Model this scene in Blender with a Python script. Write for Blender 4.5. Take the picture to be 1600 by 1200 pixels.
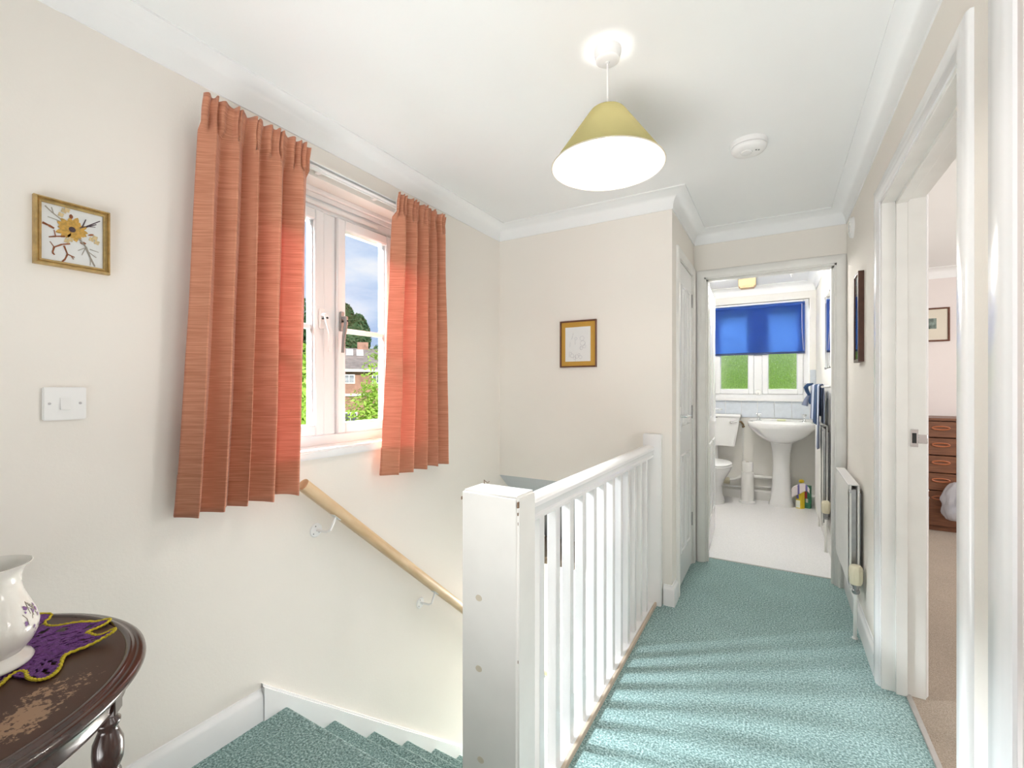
import bpy, bmesh, math, random
from mathutils import Vector, Matrix, noise
PI = math.pi
D = bpy.data
for o in list(D.objects): D.objects.remove(o)
scene = bpy.context.scene
COL = scene.collection

# ------------------------------------------------------------ camera
cam_d = D.cameras.new('camera'); cam = D.objects.new('camera', cam_d); COL.objects.link(cam)
cam.location = (0, 0, 1.222)
cam.rotation_euler = (PI/2, 0, 0.5298)
cam_d.sensor_width = 36; cam_d.lens = 706.56/1600*36
cam_d.shift_y = 4.3/1600
cam_d.clip_start = 0.02; cam_d.clip_end = 300
scene.camera = cam
scene.view_settings.view_transform = 'Standard'
scene.view_settings.look = 'None'
scene.view_settings.gamma = 1.0
scene.view_settings.exposure = 0.72
scene.view_settings.use_curve_mapping = False

# ------------------------------------------------------------ world: bright sky with broken cloud
w = D.worlds.new('sky'); scene.world = w; w.use_nodes = True
nt = w.node_tree; nt.nodes.clear()
def N(nt, t, **k):
    n = nt.nodes.new(t)
    for a, b in k.items():
        if a.startswith('i_'): n.inputs[a[2:].replace('_', ' ')].default_value = b
        else: setattr(n, a, b)
    return n
out = N(nt, 'ShaderNodeOutputWorld'); bg = N(nt, 'ShaderNodeBackground')
tc = N(nt, 'ShaderNodeTexCoord'); mp = N(nt, 'ShaderNodeMapping')
mp.inputs['Scale'].default_value = (1.6, 1.6, 5.0); mp.inputs['Location'].default_value = (.3, .2, .1)
nz = N(nt, 'ShaderNodeTexNoise'); nz.inputs['Scale'].default_value = 2.6; nz.inputs['Detail'].default_value = 7; nz.inputs['Roughness'].default_value = .55
cr = N(nt, 'ShaderNodeValToRGB')
cr.color_ramp.elements[0].position = .34; cr.color_ramp.elements[0].color = (.46, .60, .86, 1)
cr.color_ramp.elements[1].position = .62; cr.color_ramp.elements[1].color = (.88, .91, .96, 1)
e = cr.color_ramp.elements.new(.50); e.color = (.68, .78, .95, 1)
L_ = nt.links.new
L_(tc.outputs['Generated'], mp.inputs['Vector']); L_(mp.outputs[0], nz.inputs['Vector'])
L_(nz.outputs['Fac'], cr.inputs[0]); L_(cr.outputs[0], bg.inputs[0]); bg.inputs[1].default_value = .62
L_(bg.outputs[0], out.inputs[0])

def light(name, kind, loc, energy, color=(1, 1, 1), target=None, **k):
    d = D.lights.new(name, kind); d.energy = energy; d.color = color
    for a, b in k.items(): setattr(d, a, b)
    o = D.objects.new(name, d); COL.objects.link(o); o.location = loc
    if target is not None:
        o.rotation_euler = (Vector(target)-Vector(loc)).to_track_quat('-Z', 'Y').to_euler()
    return o
# the sun, high behind this side of the house: lights only what is outside
light('sun', 'SUN', (8, -8, 12), 3.0, (1, .96, .88), target=(-12, 6, 0), angle=math.radians(3))
# daylight falling steeply through the landing window
light('window_daylight', 'AREA', (-4.6, .85, 3.85), 780, (.88, .95, 1.0), target=(-.5, 1.5, .2), shape='RECTANGLE', size=3.6, size_y=.5, spread=math.radians(120))
# daylight falling through the bathroom window onto the blind
light('bathroom_daylight', 'AREA', (-.18, 6.7, 2.75), 95, (.95, .98, 1.0), target=(-.18, 5.5, 1.7), shape='RECTANGLE', size=.8, size_y=.5)
# added fill lamp behind the camera, aimed up to brighten the ceiling
light('ceiling_fill', 'AREA', (-.60, -1.0, .35), 2, (1, .99, .98), target=(-.58, -.1, 2.3), shape='RECTANGLE', size=1.3, size_y=1.0, spread=math.radians(130))
# bedroom window daylight
light('bedroom_daylight', 'AREA', (3.05, 3.6, 1.5), 32, (1, .97, .97), target=(1.0, 4.2, .7), shape='RECTANGLE', size=1.6, size_y=1.1)
# extra fill lamp added in the bedroom, aimed out through its doorway
light('bedroom_door_fill', 'AREA', (3.1, 1.7, 1.5), 5, (1, .98, .96), target=(0, 1.8, 1.2), shape='RECTANGLE', size=1.4, size_y=1.1)
# fill lamp added behind the nearer right-hand doorway to brighten the left wall
light('near_doorway_fill', 'AREA', (3.0, .45, 1.35), 13, (1, .99, .97), target=(-1.4, .85, .8), shape='RECTANGLE', size=1.5, size_y=1.1)
# second added ceiling fill, lower and aimed further along the ceiling
light('far_ceiling_fill', 'AREA', (-.35, -.9, .30), 10.5, (1, .99, .98), target=(-.30, 1.6, 2.3), shape='RECTANGLE', size=1.5, size_y=1.0, spread=math.radians(85))
# unseen fill lamp added at the foot of the stairs to lift the stair well
light('stairwell_fill', 'AREA', (-1.1, 5.3, -1.3), 115, (1, .98, .95), target=(-1.1, 2, -1.6), shape='RECTANGLE', size=.7, size_y=1.6)

# ------------------------------------------------------------ materials
def mat(name, col, rough=.6, metal=0, bump=0, bscale=200, var=0, vscale=3, spec=.5, coat=0, sheen=0):
    m = D.materials.new(name); m.use_nodes = True
    t = m.node_tree; b = t.nodes['Principled BSDF']
    b.inputs['Roughness'].default_value = rough; b.inputs['Metallic'].default_value = metal
    b.inputs['Specular IOR Level'].default_value = spec
    if coat: b.inputs['Coat Weight'].default_value = coat; b.inputs['Coat Roughness'].default_value = .08
    if sheen: b.inputs['Sheen Weight'].default_value = sheen
    tcn = N(t, 'ShaderNodeTexCoord')
    nn = N(t, 'ShaderNodeTexNoise'); nn.inputs['Scale'].default_value = vscale; nn.inputs['Detail'].default_value = 3
    t.links.new(tcn.outputs['Object'], nn.inputs['Vector'])
    r = N(t, 'ShaderNodeValToRGB')
    c0 = [max(0, c*(1-var)) for c in col]; c1 = [min(1, c*(1+var*.5)) for c in col]
    r.color_ramp.elements[0].position = .3; r.color_ramp.elements[1].position = .7
    r.color_ramp.elements[0].color = (*c0, 1); r.color_ramp.elements[1].color = (*c1, 1)
    t.links.new(nn.outputs['Fac'], r.inputs[0]); t.links.new(r.outputs[0], b.inputs['Base Color'])
    if bump:
        n2 = N(t, 'ShaderNodeTexNoise'); n2.inputs['Scale'].default_value = bscale; n2.inputs['Detail'].default_value = 2
        t.links.new(tcn.outputs['Object'], n2.inputs['Vector'])
        bp = N(t, 'ShaderNodeBump'); bp.inputs['Strength'].default_value = bump; bp.inputs['Distance'].default_value = .002
        t.links.new(n2.outputs['Fac'], bp.inputs['Height']); t.links.new(bp.outputs[0], b.inputs['Normal'])
    return m
def emit(name, col, s):
    m = D.materials.new(name); m.use_nodes = True; t = m.node_tree; b = t.nodes['Principled BSDF']
    b.inputs['Base Color'].default_value = (*col, 1); b.inputs['Emission Color'].default_value = (*col, 1); b.inputs['Emission Strength'].default_value = s
    return m
M = {}
M['wall'] = mat('cream_wall_paint', (.885, .845, .785), .85, bump=.15, bscale=120, var=.015, vscale=1.5, spec=.2)
M['wall2'] = mat('pink_wall_paint', (.83, .77, .745), .85, bump=.15, bscale=120, var=.02, spec=.2)
M['wallb'] = mat('bathroom_wall_paint', (.86, .84, .79), .8, bump=.15, bscale=120, var=.02, spec=.2)
M['ceil'] = mat('white_ceiling_paint', (.915, .925, .92), .9, bump=.12, bscale=90, var=.01, spec=.15)
M['gloss'] = mat('white_gloss_paint', (.90, .90, .90), .22, var=.02, vscale=6, bump=.06, bscale=18)
M['gloss2'] = mat('aged_white_gloss_paint', (.87, .86, .825), .35, var=.04, vscale=8, bump=.06, bscale=20)
M['upvc'] = mat('white_upvc', (.88, .89, .90), .25, var=.01)
M['plastic'] = mat('white_plastic', (.88, .88, .87), .35, var=.01)
M['cream'] = mat('cream_plastic', (.76, .70, .52), .4, var=.03)
M['box'] = mat('yellowed_plastic', (.66, .46, .26), .45, var=.03)
M['ceramic'] = mat('white_glazed_ceramic', (.88, .88, .87), .08, var=.01, coat=.4)
M['vasewhite'] = mat('warm_white_glazed_china', (.84, .82, .77), .1, var=.015, coat=.4)
M['chrome'] = mat('chrome', (.75, .76, .78), .15, 1, var=.02)
M['steel'] = mat('dull_grey_metal', (.36, .36, .36), .4, 1, var=.15, vscale=30)
M['alu'] = mat('aluminium_strip', (.60, .58, .56), .4, .7, var=.08, vscale=25)
M['brass'] = mat('aged_brass', (.30, .20, .10), .35, .9, var=.2, vscale=30)
M['beige'] = mat('beige_edge_trim', (.56, .46, .36), .6, var=.08, vscale=15)
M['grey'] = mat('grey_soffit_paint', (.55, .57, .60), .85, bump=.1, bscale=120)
M['dark'] = mat('dark_shadowed_board', (.10, .08, .07), .7, var=.2)
M['brown'] = mat('dark_brown_frame', (.09, .035, .022), .35, var=.25, vscale=30)
M['brown2'] = mat('mid_brown_frame', (.16, .06, .035), .35, var=.25, vscale=30)
M['gold'] = mat('gilt_frame', (.56, .39, .16), .38, .55, var=.25, vscale=60)
M['paper'] = mat('white_paper', (.87, .88, .87), .6, var=.01)
M['yellowmat'] = mat('mustard_mount', (.62, .36, .06), .7, var=.05)
M['creammat'] = mat('cream_mount', (.78, .72, .60), .7, var=.02)
M['petal'] = mat('yellow_dried_petal', (.70, .42, .09), .7, var=.3, vscale=120)
M['rust'] = mat('rust_dried_leaf', (.33, .10, .03), .7, var=.3, vscale=120)
M['darkpurple'] = mat('dark_dried_leaf', (.09, .06, .07), .7, var=.2)
M['greystem'] = mat('grey_dried_leaf', (.40, .36, .30), .7, var=.2, vscale=80)
M['paleflower'] = mat('pale_dried_flower', (.78, .62, .34), .7, var=.2, vscale=120)
M['ink'] = mat('faint_grey_ink', (.55, .55, .58), .8)
M['purpleink'] = mat('purple_flower_print', (.24, .12, .32), .4, var=.3, vscale=90)
M['hole'] = mat('black_recess', (.03, .03, .03), .8)
M['navy'] = mat('navy_towelling', (.03, .07, .16), .95, bump=.6, bscale=500, var=.3, vscale=20)
M['paletowel'] = mat('pale_blue_towelling', (.60, .66, .78), .95, bump=.6, bscale=500, var=.1)
M['rollpaper'] = mat('toilet_paper', (.84, .83, .80), .9, bump=.3, bscale=150)
M['yellowplastic'] = mat('yellow_packet', (.80, .60, .03), .4, var=.05)
M['greenplastic'] = mat('green_packet', (.05, .28, .14), .4, var=.4, vscale=40)
M['pinkcloth'] = mat('pink_white_cloth', (.82, .74, .74), .8, var=.04)
M['blueprint'] = mat('blue_band', (.18, .16, .40), .6)
M['whitelabel'] = mat('white_label', (.82, .84, .74), .5)
M['redprint'] = mat('red_patch', (.45, .04, .05), .5)
M['tile'] = mat('pale_blue_glazed_tile', (.62, .67, .73), .2, var=.07, vscale=18)
M['grout'] = mat('white_grout', (.80, .80, .79), .8)
M['concrete'] = mat('outer_render', (.60, .56, .50), .9)
M['soap'] = mat('soap', (.72, .74, .50), .4)
M['purple'] = mat('purple_crochet_cotton', (.15, .045, .22), .9, bump=1, bscale=350, var=.45, vscale=160)
M['yellow'] = mat('yellow_crochet_cotton', (.62, .50, .03), .9, bump=.8, bscale=400, var=.3, vscale=120)
M['knot'] = mat('filled_knot_mark', (.66, .60, .48), .5)
M['chip'] = mat('bare_wood_chip', (.20, .12, .07), .7)

def wave_wood(name, c0, c1, rough=.4, scale=6, stretch=(1, 1, 1), coat=0, dist=3):
    m = D.materials.new(name); m.use_nodes = True; t = m.node_tree; b = t.nodes['Principled BSDF']
    tcn = N(t, 'ShaderNodeTexCoord'); mp = N(t, 'ShaderNodeMapping'); mp.inputs['Scale'].default_value = stretch
    nn = N(t, 'ShaderNodeTexNoise'); nn.inputs['Scale'].default_value = scale; nn.inputs['Detail'].default_value = 5; nn.inputs['Distortion'].default_value = .4
    r = N(t, 'ShaderNodeValToRGB'); r.color_ramp.elements[0].color = (*c0, 1); r.color_ramp.elements[1].color = (*c1, 1)
    r.color_ramp.elements[0].position = .35; r.color_ramp.elements[1].position = .65
    t.links.new(tcn.outputs['Object'], mp.inputs[0]); t.links.new(mp.outputs[0], nn.inputs['Vector'])
    t.links.new(nn.outputs['Fac'], r.inputs[0]); t.links.new(r.outputs[0], b.inputs['Base Color'])
    b.inputs['Roughness'].default_value = rough
    if coat: b.inputs['Coat Weight'].default_value = coat; b.inputs['Coat Roughness'].default_value = .12
    return m
M['pine'] = wave_wood('pine_handrail', (.66, .44, .24), (.78, .58, .36), .4, 1.0, (60, 4, 4))
M['teak'] = wave_wood('teak_veneer', (.13, .05, .025), (.21, .085, .04), .4, 30, (.3, 1, 3))
M['teakgrip'] = mat('orange_teak_grip', (.42, .13, .05), .35, var=.2)
M['mahog'] = wave_wood('dark_mahogany', (.030, .014, .012), (.062, .026, .020), .22, 20, (1, 1, .2), coat=.5)
# table top with a scuffed patch where the varnish has gone
def table_top_mat():
    m = D.materials.new('worn_mahogany_top'); m.use_nodes = True; t = m.node_tree; b = t.nodes['Principled BSDF']
    tcn = N(t, 'ShaderNodeTexCoord')
    nn = N(t, 'ShaderNodeTexNoise'); nn.inputs['Scale'].default_value = 8; nn.inputs['Detail'].default_value = 4
    r = N(t, 'ShaderNodeValToRGB'); r.color_ramp.elements[0].color = (.050, .022, .014, 1); r.color_ramp.elements[1].color = (.085, .038, .024, 1)
    t.links.new(tcn.outputs['Object'], nn.inputs['Vector']); t.links.new(nn.outputs['Fac'], r.inputs[0])
    # elongated mask around the wear, along object-space direction
    mp = N(t, 'ShaderNodeMapping'); mp.vector_type = 'TEXTURE'
    mp.inputs['Location'].default_value = (.212, .139, .70); mp.inputs['Rotation'].default_value = (0, 0, math.radians(128)); mp.inputs['Scale'].default_value = (.088, .040, 1)
    t.links.new(tcn.outputs['Object'], mp.inputs[0])
    ln = N(t, 'ShaderNodeVectorMath'); ln.operation = 'LENGTH'
    sp = N(t, 'ShaderNodeSeparateXYZ'); cb = N(t, 'ShaderNodeCombineXYZ')
    t.links.new(mp.outputs[0], sp.inputs[0]); t.links.new(sp.outputs[0], cb.inputs[0]); t.links.new(sp.outputs[1], cb.inputs[1])
    t.links.new(cb.outputs[0], ln.inputs[0])
    n2 = N(t, 'ShaderNodeTexNoise'); n2.inputs['Scale'].default_value = 115; n2.inputs['Detail'].default_value = 5; n2.inputs['Roughness'].default_value = .6
    t.links.new(tcn.outputs['Object'], n2.inputs['Vector'])
    n3 = N(t, 'ShaderNodeTexNoise'); n3.inputs['Scale'].default_value = 22; n3.inputs['Detail'].default_value = 2
    t.links.new(tcn.outputs['Object'], n3.inputs['Vector'])
    a1 = N(t, 'ShaderNodeMath'); a1.operation = 'MULTIPLY_ADD'; a1.inputs[1].default_value = -.30; a1.inputs[2].default_value = .36
    t.links.new(ln.outputs['Value'], a1.inputs[0])
    a2 = N(t, 'ShaderNodeMath'); a2.operation = 'ADD'; t.links.new(a1.outputs[0], a2.inputs[0]); t.links.new(n2.outputs['Fac'], a2.inputs[1])
    a3 = N(t, 'ShaderNodeMath'); a3.operation = 'MULTIPLY_ADD'; a3.inputs[1].default_value = .5; t.links.new(n3.outputs['Fac'], a3.inputs[0]); t.links.new(a2.outputs[0], a3.inputs[2])
    r2 = N(t, 'ShaderNodeValToRGB'); r2.color_ramp.elements[0].position = .86; r2.color_ramp.elements[1].position = .93
    t.links.new(a3.outputs[0], r2.inputs[0])
    mx = N(t, 'ShaderNodeMix'); mx.data_type = 'RGBA'; mx.inputs[7].default_value = (.33, .20, .12, 1)
    t.links.new(r2.outputs[0], mx.inputs[0]); t.links.new(r.outputs[0], mx.inputs[6]); t.links.new(mx.outputs[2], b.inputs['Base Color'])
    b.inputs['Roughness'].default_value = .42; b.inputs['Specular IOR Level'].default_value = .3
    return m
M['tabletop'] = table_top_mat()

def carpet(name, cols, bump=1.0, s1=260, s2=5):
    m = D.materials.new(name); m.use_nodes = True; t = m.node_tree; b = t.nodes['Principled BSDF']
    tcn = N(t, 'ShaderNodeTexCoord')
    nn = N(t, 'ShaderNodeTexNoise'); nn.inputs['Scale'].default_value = s1; nn.inputs['Detail'].default_value = 3; nn.inputs['Roughness'].default_value = .7
    r = N(t, 'ShaderNodeValToRGB')
    while len(r.color_ramp.elements) < len(cols): r.color_ramp.elements.new(.5)
    for i, c in enumerate(cols):
        r.color_ramp.elements[i].position = .36+.28*i/(len(cols)-1); r.color_ramp.elements[i].color = (*c, 1)
    n2 = N(t, 'ShaderNodeTexNoise'); n2.inputs['Scale'].default_value = s2; n2.inputs['Detail'].default_value = 3
    mx = N(t, 'ShaderNodeMix'); mx.data_type = 'RGBA'; mx.blend_type = 'MULTIPLY'; mx.inputs[0].default_value = .25
    t.links.new(tcn.outputs['Object'], nn.inputs['Vector']); t.links.new(tcn.outputs['Object'], n2.inputs['Vector'])
    t.links.new(nn.outputs['Fac'], r.inputs[0]); t.links.new(r.outputs[0], mx.inputs[6]); t.links.new(n2.outputs['Fac'], mx.inputs[7])
    t.links.new(mx.outputs[2], b.inputs['Base Color']); b.inputs['Roughness'].default_value = 1; b.inputs['Specular IOR Level'].default_value = .05
    b.inputs['Sheen Weight'].default_value = .3
    bp = N(t, 'ShaderNodeBump'); bp.inputs['Strength'].default_value = bump; bp.inputs['Distance'].default_value = .006
    n4 = N(t, 'ShaderNodeTexNoise'); n4.inputs['Detail'].default_value = 4; n4.inputs['Scale'].default_value = s1*2.2; t.links.new(tcn.outputs['Object'], n4.inputs['Vector'])
    t.links.new(n4.outputs['Fac'], bp.inputs['Height']); t.links.new(bp.outputs[0], b.inputs['Normal'])
    return m
M['carpet'] = carpet('green_flecked_carpet', [(.10, .175, .165), (.255, .42, .405), (.60, .78, .77)], .45, 140)
M['bedcarpet'] = carpet('beige_bedroom_carpet', [(.34, .26, .19), (.48, .38, .28), (.60, .50, .40)], .7)
M['lino'] = mat('pale_speckled_vinyl', (.90, .89, .895), .35, var=.10, vscale=140)

def cloth_mat():
    m = D.materials.new('terracotta_slub_fabric'); m.use_nodes = True; t = m.node_tree; t.nodes.clear()
    o = N(t, 'ShaderNodeOutputMaterial'); tcn = N(t, 'ShaderNodeTexCoord')
    mp = N(t, 'ShaderNodeMapping'); mp.inputs['Scale'].default_value = (9, 9, 420)
    nn = N(t, 'ShaderNodeTexNoise'); nn.inputs['Scale'].default_value = 1; nn.inputs['Detail'].default_value = 3
    t.links.new(tcn.outputs['Object'], mp.inputs[0]); t.links.new(mp.outputs[0], nn.inputs['Vector'])
    r = N(t, 'ShaderNodeValToRGB'); r.color_ramp.elements[0].position = .35; r.color_ramp.elements[1].position = .72
    r.color_ramp.elements[0].color = (.62, .26, .150, 1); r.color_ramp.elements[1].color = (.82, .41, .26, 1)
    t.links.new(nn.outputs['Fac'], r.inputs[0])
    b = N(t, 'ShaderNodeBsdfPrincipled'); t.links.new(r.outputs[0], b.inputs['Base Color']); b.inputs['Roughness'].default_value = .75; b.inputs['Sheen Weight'].default_value = .25
    b.inputs['Specular IOR Level'].default_value = .2
    tr = N(t, 'ShaderNodeBsdfTranslucent'); r2 = N(t, 'ShaderNodeValToRGB'); r2.color_ramp.elements[0].color = (.62, .20, .20, 1); r2.color_ramp.elements[1].color = (.9, .40, .39, 1)
    r2.color_ramp.elements[0].position = .3; r2.color_ramp.elements[1].position = .7
    t.links.new(nn.outputs['Fac'], r2.inputs[0]); t.links.new(r2.outputs[0], tr.inputs[0])
    mx = N(t, 'ShaderNodeMixShader'); mx.inputs[0].default_value = .24
    bp = N(t, 'ShaderNodeBump'); bp.inputs['Strength'].default_value = .35; bp.inputs['Distance'].default_value = .001
    t.links.new(nn.outputs['Fac'], bp.inputs['Height']); t.links.new(bp.outputs[0], b.inputs['Normal'])
    t.links.new(b.outputs[0], mx.inputs[1]); t.links.new(tr.outputs[0], mx.inputs[2]); t.links.new(mx.outputs[0], o.inputs[0])
    return m
M['curtain'] = cloth_mat()
def translucent(name, col, tcol, f, rough=.7, texscale=None):
    m = D.materials.new(name); m.use_nodes = True; t = m.node_tree; t.nodes.clear()
    o = N(t, 'ShaderNodeOutputMaterial'); b = N(t, 'ShaderNodeBsdfPrincipled'); b.inputs['Base Color'].default_value = (*col, 1); b.inputs['Roughness'].default_value = rough
    tr = N(t, 'ShaderNodeBsdfTranslucent'); tr.inputs[0].default_value = (*tcol, 1)
    mx = N(t, 'ShaderNodeMixShader'); mx.inputs[0].default_value = f
    t.links.new(b.outputs[0], mx.inputs[1]); t.links.new(tr.outputs[0], mx.inputs[2]); t.links.new(mx.outputs[0], o.inputs[0])
    return m
M['blind'] = translucent('blue_blind_fabric', (.06, .15, .40), (.28, .44, .85), .72)
M['shade'] = translucent('olive_yellow_shade_fabric', (.36, .33, .13), (.80, .74, .44), .13, .9)
M['shadein'] = translucent('white_shade_lining', (.72, .67, .58), (.95, .92, .85), .4, .9)
M['leaf'] = translucent('fresh_green_leaf', (.22, .42, .05), (.42, .70, .08), .35, .5)
M['leaf2'] = translucent('yellow_green_leaf', (.34, .50, .09), (.55, .78, .12), .35, .5)
M['leafdark'] = translucent('dark_green_leaf', (.07, .15, .06), (.12, .26, .06), .25, .6)
def glass(name, obscure=False, tint=(1, 1, 1)):
    m = D.materials.new(name); m.use_nodes = True; t = m.node_tree; t.nodes.clear()
    o = N(t, 'ShaderNodeOutputMaterial'); tr = N(t, 'ShaderNodeBsdfTransparent'); tr.inputs[0].default_value = (*tint, 1)
    gl = N(t, 'ShaderNodeBsdfGlossy'); gl.inputs['Roughness'].default_value = .02
    lw = N(t, 'ShaderNodeFresnel'); lw.inputs[0].default_value = 1.12
    mx = N(t, 'ShaderNodeMixShader'); t.links.new(lw.outputs[0], mx.inputs[0]); t.links.new(tr.outputs[0], mx.inputs[1]); t.links.new(gl.outputs[0], mx.inputs[2])
    if obscure:
        tcn = N(t, 'ShaderNodeTexCoord'); mp = N(t, 'ShaderNodeMapping'); mp.inputs['Scale'].default_value = (90, 90, 38)
        nn = N(t, 'ShaderNodeTexNoise'); nn.inputs['Scale'].default_value = 1; nn.inputs['Distortion'].default_value = 2; nn.inputs['Detail'].default_value = 2
        t.links.new(tcn.outputs['Object'], mp.inputs[0]); t.links.new(mp.outputs[0], nn.inputs['Vector'])
        rf = N(t, 'ShaderNodeBsdfRefraction'); rr = N(t, 'ShaderNodeValToRGB'); rr.color_ramp.elements[0].position = .38; rr.color_ramp.elements[1].position = .66; rr.color_ramp.elements[0].color = (.78, .86, .66, 1); rr.color_ramp.elements[1].color = (1, 1, .92, 1); t.links.new(nn.outputs['Fac'], rr.inputs[0]); t.links.new(rr.outputs[0], rf.inputs[0]); rf.inputs['Roughness'].default_value = .16; rf.inputs['IOR'].default_value = 1.35; rf.inputs[0].default_value = (.97, 1, .97, 1)
        m2 = N(t, 'ShaderNodeMixShader'); m2.inputs[0].default_value = .8; t.links.new(mx.outputs[0], m2.inputs[1]); t.links.new(rf.outputs[0], m2.inputs[2])
        bp = N(t, 'ShaderNodeBump'); bp.inputs['Distance'].default_value = .012; bp.inputs['Strength'].default_value = 1; t.links.new(nn.outputs['Fac'], bp.inputs['Height']); t.links.new(bp.outputs[0], rf.inputs['Normal']); t.links.new(bp.outputs[0], gl.inputs['Normal'])
        t.links.new(m2.outputs[0], o.inputs[0])
    else: t.links.new(mx.outputs[0], o.inputs[0])
    return m
M['glass'] = glass('clear_glass'); M['obscure'] = glass('obscured_glass', True)
M['bagfilm'] = None
def film():
    m = D.materials.new('clear_polythene'); m.use_nodes = True; t = m.node_tree; t.nodes.clear()
    o = N(t, 'ShaderNodeOutputMaterial'); tr = N(t, 'ShaderNodeBsdfTransparent'); tr.inputs[0].default_value = (.85, .86, .9, 1)
    gl = N(t, 'ShaderNodeBsdfPrincipled'); gl.inputs['Base Color'].default_value = (.75, .76, .8, 1); gl.inputs['Roughness'].default_value = .15
    mx = N(t, 'ShaderNodeMixShader'); mx.inputs[0].default_value = .5
    t.links.new(tr.outputs[0], mx.inputs[1]); t.links.new(gl.outputs[0], mx.inputs[2]); t.links.new(mx.outputs[0], o.inputs[0]); return m
M['bagfilm'] = film()
M['mirror'] = mat('mirror_silver', (.9, .92, .93), .03, 1)
M['brick'] = mat('red_brick', (.40, .23, .17), .9, var=.3, vscale=3)
M['rooftile'] = mat('grey_brown_roof_tile', (.27, .24, .23), .9, var=.3, vscale=2)
M['grass'] = mat('lawn_grass', (.13, .24, .05), 1, var=.4, vscale=.5)
M['bark'] = mat('tree_bark', (.14, .10, .07), 1, var=.3)
M['fence'] = mat('weathered_fence', (.36, .28, .20), .9, var=.2)
M['darkglass'] = mat('dark_window_glass', (.10, .12, .14), .05, spec=.8)
M['skyglass'] = mat('skylight_glass', (.55, .60, .66), .05, spec=1)

# ------------------------------------------------------------ mesh helper
class B:
    def __init__(s): s.bm = bmesh.new(); s.mi = 0; s.uvs = None
    def _f(s, vs):
        try:
            f = s.bm.faces.new(vs); f.material_index = s.mi; return f
        except ValueError: return None
    def box(s, x0, x1, y0, y1, z0, z1, bev=0, seg=1):
        r = bmesh.ops.create_cube(s.bm, size=1); vs = r['verts']
        for v in vs:
            v.co = Vector(((x0+x1)/2+v.co.x*(x1-x0), (y0+y1)/2+v.co.y*(y1-y0), (z0+z1)/2+v.co.z*(z1-z0)))
        fs = set(f for v in vs for f in v.link_faces)
        for f in fs: f.material_index = s.mi
        if bev: bmesh.ops.bevel(s.bm, geom=list(set(ed for v in vs for ed in v.link_edges)), offset=bev, segments=seg, affect='EDGES', material=-1)
        return s
    def prism(s, pts, d):
        d = Vector(d); a = [s.bm.verts.new(p) for p in pts]; b = [s.bm.verts.new(Vector(p)+d) for p in pts]; n = len(pts)
        s._f(a[::-1]); s._f(b)
        for i in range(n): s._f([a[i], a[(i+1) % n], b[(i+1) % n], b[i]])
        return s
    def rings(s, rings, close=True, cap=True):
        R = [[s.bm.verts.new(p) for p in r] for r in rings]; n = len(R[0])
        for a, b in zip(R, R[1:]):
            for i in range(n if close else n-1): s._f([a[i], a[(i+1) % n], b[(i+1) % n], b[i]])
        if cap and close: s._f(R[0][::-1]); s._f(R[-1])
        return s
    def lathe(s, prof, c, seg=24, cap=True, sx=1, sy=1, a0=0, a1=2*PI):
        full = abs(a1-a0-2*PI) < 1e-6; n = seg if full else seg+1
        rings = [[(c[0]+sx*r*math.cos(a0+(a1-a0)*i/seg), c[1]+sy*r*math.sin(a0+(a1-a0)*i/seg), c[2]+z) for i in range(n)] for r, z in prof]
        return s.rings(rings, full, cap)
    def cyl(s, p0, p1, r0, r1=None, seg=16):
        return s.tube([p0, p1], [r0, r0 if r1 is None else r1], seg)
    def tube(s, path, r, seg=10, closed=False):
        P = [Vector(p) for p in path]; n = len(P)
        if not isinstance(r, (list, tuple)): r = [r]*n
        rings = []; up = None
        for i, p in enumerate(P):
            a = P[i-1] if (i > 0 or closed) else p; b = P[(i+1) % n] if (i < n-1 or closed) else p
            t = (b-a).normalized()
            if up is None:
                up = Vector((0, 0, 1)) if abs(t.z) < .9 else Vector((1, 0, 0))
            x = t.cross(up).normalized(); y = x.cross(t).normalized(); up = y
            rings.append([p+x*(r[i]*math.cos(2*PI*k/seg))+y*(r[i]*math.sin(2*PI*k/seg)) for k in range(seg)])
        if closed: rings.append(rings[0]); return s.rings(rings, True, False)
        return s.rings(rings)
    def grid(s, fn, nu, nv):
        V = [[s.bm.verts.new(fn(i/nu, j/nv)) for j in range(nv+1)] for i in range(nu+1)]
        for i in range(nu):
            for j in range(nv): s._f([V[i][j], V[i+1][j], V[i+1][j+1], V[i][j+1]])
        return s
    def poly(s, pts): s._f([s.bm.verts.new(p) for p in pts]); return s
    def sphere(s, c, r, seg=16, sc=(1, 1, 1)):
        prof = [(max(1e-4, r*math.sin(PI*k/(seg//2))), -r*math.cos(PI*k/(seg//2))*sc[2]) for k in range(seg//2+1)]
        return s.lathe(prof, c, seg, sx=sc[0], sy=sc[1])

WLOC = {}
def wloc(o):
    v = Vector((0, 0, 0))
    while o is not None: v += WLOC.get(o.name, Vector((0, 0, 0))); o = o.parent
    return v
def put(name, b, m, parent=None, loc=None, smooth=40, kind=None, origin=None):
    """link mesh b as one object; vertices are given in world coordinates"""
    me = D.meshes.new(name)
    bm = b.bm
    bmesh.ops.remove_doubles(bm, verts=bm.verts, dist=1e-6)
    bmesh.ops.recalc_face_normals(bm, faces=bm.faces)
    base = wloc(parent) if parent else Vector(origin or (0, 0, 0))
    bmesh.ops.translate(bm, verts=bm.verts, vec=-base)
    bm.to_mesh(me); bm.free()
    for mm in (m if isinstance(m, (list, tuple)) else [m]): me.materials.append(mm)
    if smooth:
        me.shade_smooth(); me.set_sharp_from_angle(angle=math.radians(smooth))
    o = D.objects.new(name, me); COL.objects.link(o)
    if parent: o.parent = parent; WLOC[o.name] = Vector((0, 0, 0))
    else: o.location = base; WLOC[o.name] = base
    if kind: o['kind'] = kind
    return o
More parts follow.
